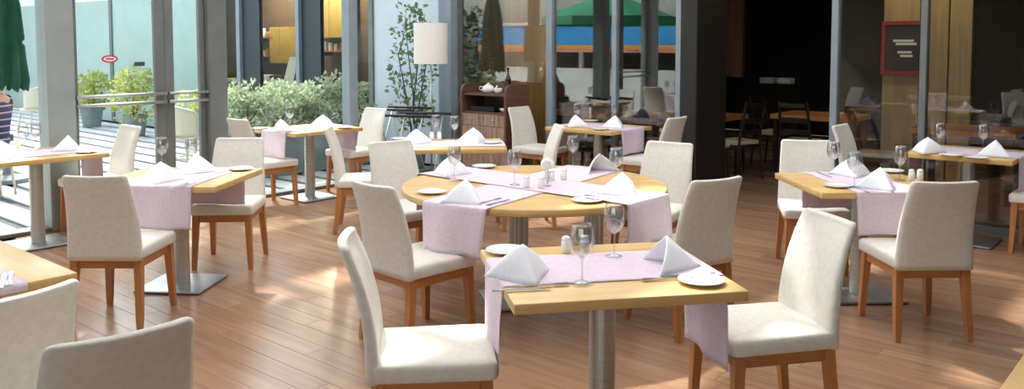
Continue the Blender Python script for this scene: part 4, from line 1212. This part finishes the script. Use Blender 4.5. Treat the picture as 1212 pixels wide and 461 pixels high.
for s in (-1, 1):
    mesh_obj('eye', lathe_me([(0, -0.011), (0.008, -0.008), (0.011, 0), (0.008, 0.008), (0, 0.011)], 12, False), PORCELAIN, person, (s * 0.032, 0.103, 1.31), smooth=True)
    mesh_obj('ear', lathe_me([(0, -0.03), (0.012, -0.02), (0.014, 0.0), (0.012, 0.02), (0, 0.03)], 10, False), SKIN, person, (s * 0.082, 0.01, 1.30), smooth=True)
mesh_obj('nose', lathe_me([(0.014, -0.02), (0.012, -0.005), (0.004, 0.025)], 10, True), SKIN, person, (0, 0.112, 1.285), smooth=True)
mesh_obj('mouth', lathe_me([(0, -0.006), (0.02, 0.0), (0, 0.006)], 14, False), PINKB, person, (0, 0.100, 1.245), smooth=True)
stl = empty('stool', pp, math.radians(88)); tag(stl, 'round stool under the seated person outside', 'stool')
mesh_obj('seat', lathe_me([(0.0, 0.38), (0.19, 0.38), (0.2, 0.395), (0.19, 0.415), (0.0, 0.42)], 24, False), WICKER, stl, smooth=True)
for k in range(4):
    an = PI / 4 + PI / 2 * k
    mesh_obj('leg', tube_me([(0.14 * math.cos(an), 0.14 * math.sin(an), 0.385), (0.18 * math.cos(an), 0.18 * math.sin(an), 0.0)], 0.014, 8), WICKER, stl, smooth=True)

# kiosk and open parasol in the courtyard, seen mirrored in the back glass
kp = W(-5.0, -9.6, -0.002)
ki = empty('kiosk', kp, -TH); tag(ki, 'white kiosk with blue fascia and orange stripe, mirrored in the back glass', 'kiosk')
mesh_obj('counter', box_me(-3.2, 3.2, -0.5, 0.0, 0.0, 1.0), WHITEWALL, ki)
mesh_obj('fascia', box_me(-3.4, 3.4, -0.3, 0.12, 1.60, 2.12), BLUE, ki)
mesh_obj('stripe', box_me(-3.4, 3.4, -0.3, 0.125, 1.50, 1.60), ORANGE, ki)
mesh_obj('stripe', box_me(-3.4, 3.4, -0.3, 0.12, 1.42, 1.50), PINKB, ki)
mesh_obj('back_wall', box_me(-3.2, 3.2, -1.6, -1.5, 0.0, 2.12), CREAMWALL, ki)
mesh_obj('roof', box_me(-3.45, 3.45, -1.7, 0.15, 2.12, 2.2), WHITEWALL, ki)
for x in (-3.3, 0.0, 3.3):
    mesh_obj('post', box_me(x - 0.05, x + 0.05, -0.2, -0.1, 0.0, 1.42), WHITEWALL, ki)
make_open_umbrella('open green parasol in the courtyard, mirrored in the back glass', W(-2.4, -7.2, -0.002))
struct('wall_courtyard', box_me(-19.2, -19.0, -16, 0.14, 0.0, 4.2), WHITEWALL)

# ------------------------------------------------------------------ things inside the dark restaurant
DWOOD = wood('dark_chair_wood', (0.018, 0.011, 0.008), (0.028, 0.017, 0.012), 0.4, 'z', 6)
SEATC = mat('beige_seat_pad', srgb(196, 178, 150), 0.85)
def make_dark_chair():
    t = empty('wooden_chair', (0, 0, 0))
    mesh_obj('seat', box_me(-0.2, 0.2, -0.19, 0.2, 0.43, 0.475, 0.015, 2), SEATC, t)
    for sx in (-1, 1):
        mesh_obj('leg', tube_me([(sx * 0.185, 0.18, 0.43), (sx * 0.185, 0.18, 0.0)], 0.018, 6), DWOOD, t)
        mesh_obj('leg', tube_me([(sx * 0.19, -0.24, 0.0), (sx * 0.185, -0.19, 0.43), (sx * 0.18, -0.20, 0.6), (sx * 0.17, -0.28, 0.95)], 0.018, 6), DWOOD, t)
    mesh_obj('seat_frame', box_me(-0.2, 0.2, -0.19, 0.2, 0.385, 0.43, 0.003, 1), DWOOD, t)
    for z, y in ((0.9, -0.268), (0.72, -0.225), (0.58, -0.195)):
        mesh_obj('back_slat', box_me(-0.17, 0.17, y - 0.012, y + 0.012, z - 0.03, z + 0.03, 0.004, 1), DWOOD, t)
    return t
def dark_chair(px, a, deg, label):
    w = W(b_at(px, a), a)
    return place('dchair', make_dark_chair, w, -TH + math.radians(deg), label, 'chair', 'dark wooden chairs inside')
def make_dark_table():
    t = empty('wooden_table', (0, 0, 0))
    mesh_obj('tabletop', box_me(-0.5, 0.5, -0.38, 0.38, 0.69, 0.75, 0.004, 1), LEGWOOD, t)
    for sx in (-1, 1):
        for sy in (-1, 1): mesh_obj('leg', box_me(sx * 0.44 - 0.03, sx * 0.44 + 0.03, sy * 0.32 - 0.03, sy * 0.32 + 0.03, 0, 0.69, 0.003, 1), DWOOD, t)
    return t
def dark_table(px, a, label):
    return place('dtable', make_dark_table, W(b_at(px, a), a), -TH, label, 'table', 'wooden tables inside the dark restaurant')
dark_table(828, 1.75, 'dim wooden table behind the black column')
dark_chair(874, 1.6, 75, 'dark wooden chair with pale seat right of the black column')
dark_chair(838, 0.95, 0, 'dark wooden chair half hidden by the black column')
dark_table(972, 2.7, 'wooden table deep in the dark opening')
dark_chair(918, 2.9, -95, 'dark wooden chair with pale seat left of the table in the opening')
dark_chair(950, 2.15, 0, 'dark wooden chair before the table in the opening')
dark_table(700, 1.3, 'dim table behind the left reflecting pane')
dark_chair(672, 1.25, -90, 'dark chair behind the left reflecting pane')
dark_table(1150, 2.0, 'dim table behind the right dark glass')
dark_chair(1040, 1.5, -80, 'dark chair behind the left dark pane at the right')
# wall panels inside
def panel(px0, px1, a, z0, z1, m, label, name='wall_panel', cat='panel'):
    b0, b1 = b_at(px0, a), b_at(px1, a)
    o = mesh_obj(name, box_me(-(b1 - b0) / 2, (b1 - b0) / 2, -0.03, 0.03, z0, z1, 0.004, 1), m, None, W((b0 + b1) / 2, a), -TH)
    return tag(o, label, cat)
def wallpiece(n, px0, px1, a, z0, z1, m):
    b0, b1 = b_at(px0, a), b_at(px1, a)
    o = struct('trim_%d' % n, box_me(b0, b1, a - 0.04, a + 0.04, z0, z1), m)
    return o
wallpiece(1, 599, 652, 0.45, 0.0, 3.3, GOLDPANEL)
wallpiece(2, 528, 598, 0.55, 0.0, 3.3, BROWNPANEL)
wallpiece(3, 828, 880, 3.6, 1.15, 3.3, BROWNPANEL)
wallpiece(4, 1046, 1088, 3.2, 0.0, 3.3, PANELWOOD)
wallpiece(5, 1096, 1122, 3.2, 0.0, 3.3, PANELWOOD)
wallpiece(6, 1124, 1150, 3.2, 0.0, 3.3, PANELWOOD)
# shelf with pale things in the dark
sh = empty('wall_shelf', W(b_at(920, 5.6), 5.6, z_at(99, W(b_at(920, 5.6), 5.6).y)), -TH); tag(sh, 'dim shelf with pale folded cloths deep in the opening', 'shelf')
mesh_obj('board', box_me(-0.35, 0.35, -0.15, 0.15, -0.03, 0.0), DWOOD, sh)
for k in range(2):
    cl = mesh_obj('folded_cloth', box_me(-0.12, 0.12, -0.1, 0.1, 0.0, 0.1, 0.02, 2), NAPKIN, None, sh.location + V * (-0.15 + 0.3 * k), -TH)
    tag(cl, '%s pale folded cloth on the dim shelf' % ('left', 'right')[k], 'cloth', 'folded cloths on the dim shelf')
# red framed board
rb = b_at(1069, 3.1); rd = W(rb, 3.1).y
fr = empty('framed_board', W(rb, 3.12, z_at(57, rd)), -TH); tag(fr, 'red framed dark board with white lettering behind the dark glass', 'notice board')
hw, hh = 0.19 * rd / 9.0, 0.245 * rd / 9.0
mesh_obj('board', box_me(-hw, hw, -0.005, 0.02, -hh, hh), BLACKRUB, fr)
for x0, x1, z0, z1 in ((-hw - 0.05, hw + 0.05, hh, hh + 0.05), (-hw - 0.05, hw + 0.05, -hh - 0.05, -hh), (-hw - 0.05, -hw, -hh, hh), (hw, hw + 0.05, -hh, hh)):
    mesh_obj('frame_side', box_me(x0, x1, -0.025, 0.025, z0, z1, 0.004, 1), RED, fr)
for (x0, x1, z) in ((-0.6, 0.5, 0.32), (-0.45, 0.65, 0.18), (-0.35, 0.4, -0.18), (-0.2, 0.45, -0.34)):
    mesh_obj('text_line', box_me(x0 * hw, x1 * hw, -0.009, -0.005, (z - 0.05) * hh, (z + 0.05) * hh), PORCELAIN, fr)

# unseen spot added in the dark restaurant to brighten the oak panels
sp = empty('added_spot', W(b_at(1085, 2.2), 2.2, 3.29)); tag(sp, 'small added spot brightening the oak panels behind the dark glass', 'lamp')
mesh_obj('can', lathe_me([(0.0, 0.01), (0.06, 0.01), (0.06, -0.10), (0.05, -0.10), (0.05, -0.02), (0.0, -0.02)], 20, False), DKMETAL, sp)
ld = bpy.data.lights.new('panel_fill_bulb', 'SPOT'); ld.energy = 60; ld.color = (1.0, 0.86, 0.62); ld.spot_size = math.radians(100); ld.spot_blend = 0.6; ld.shadow_soft_size = 0.04
lo = bpy.data.objects.new('panel_fill_bulb', ld); col.objects.link(lo); lo.parent = sp; lo.location = (0, 0, -0.12)
lo.rotation_euler = (U * 0.75 + Vector((0, 0, -1))).to_track_quat('-Z', 'Y').to_euler()
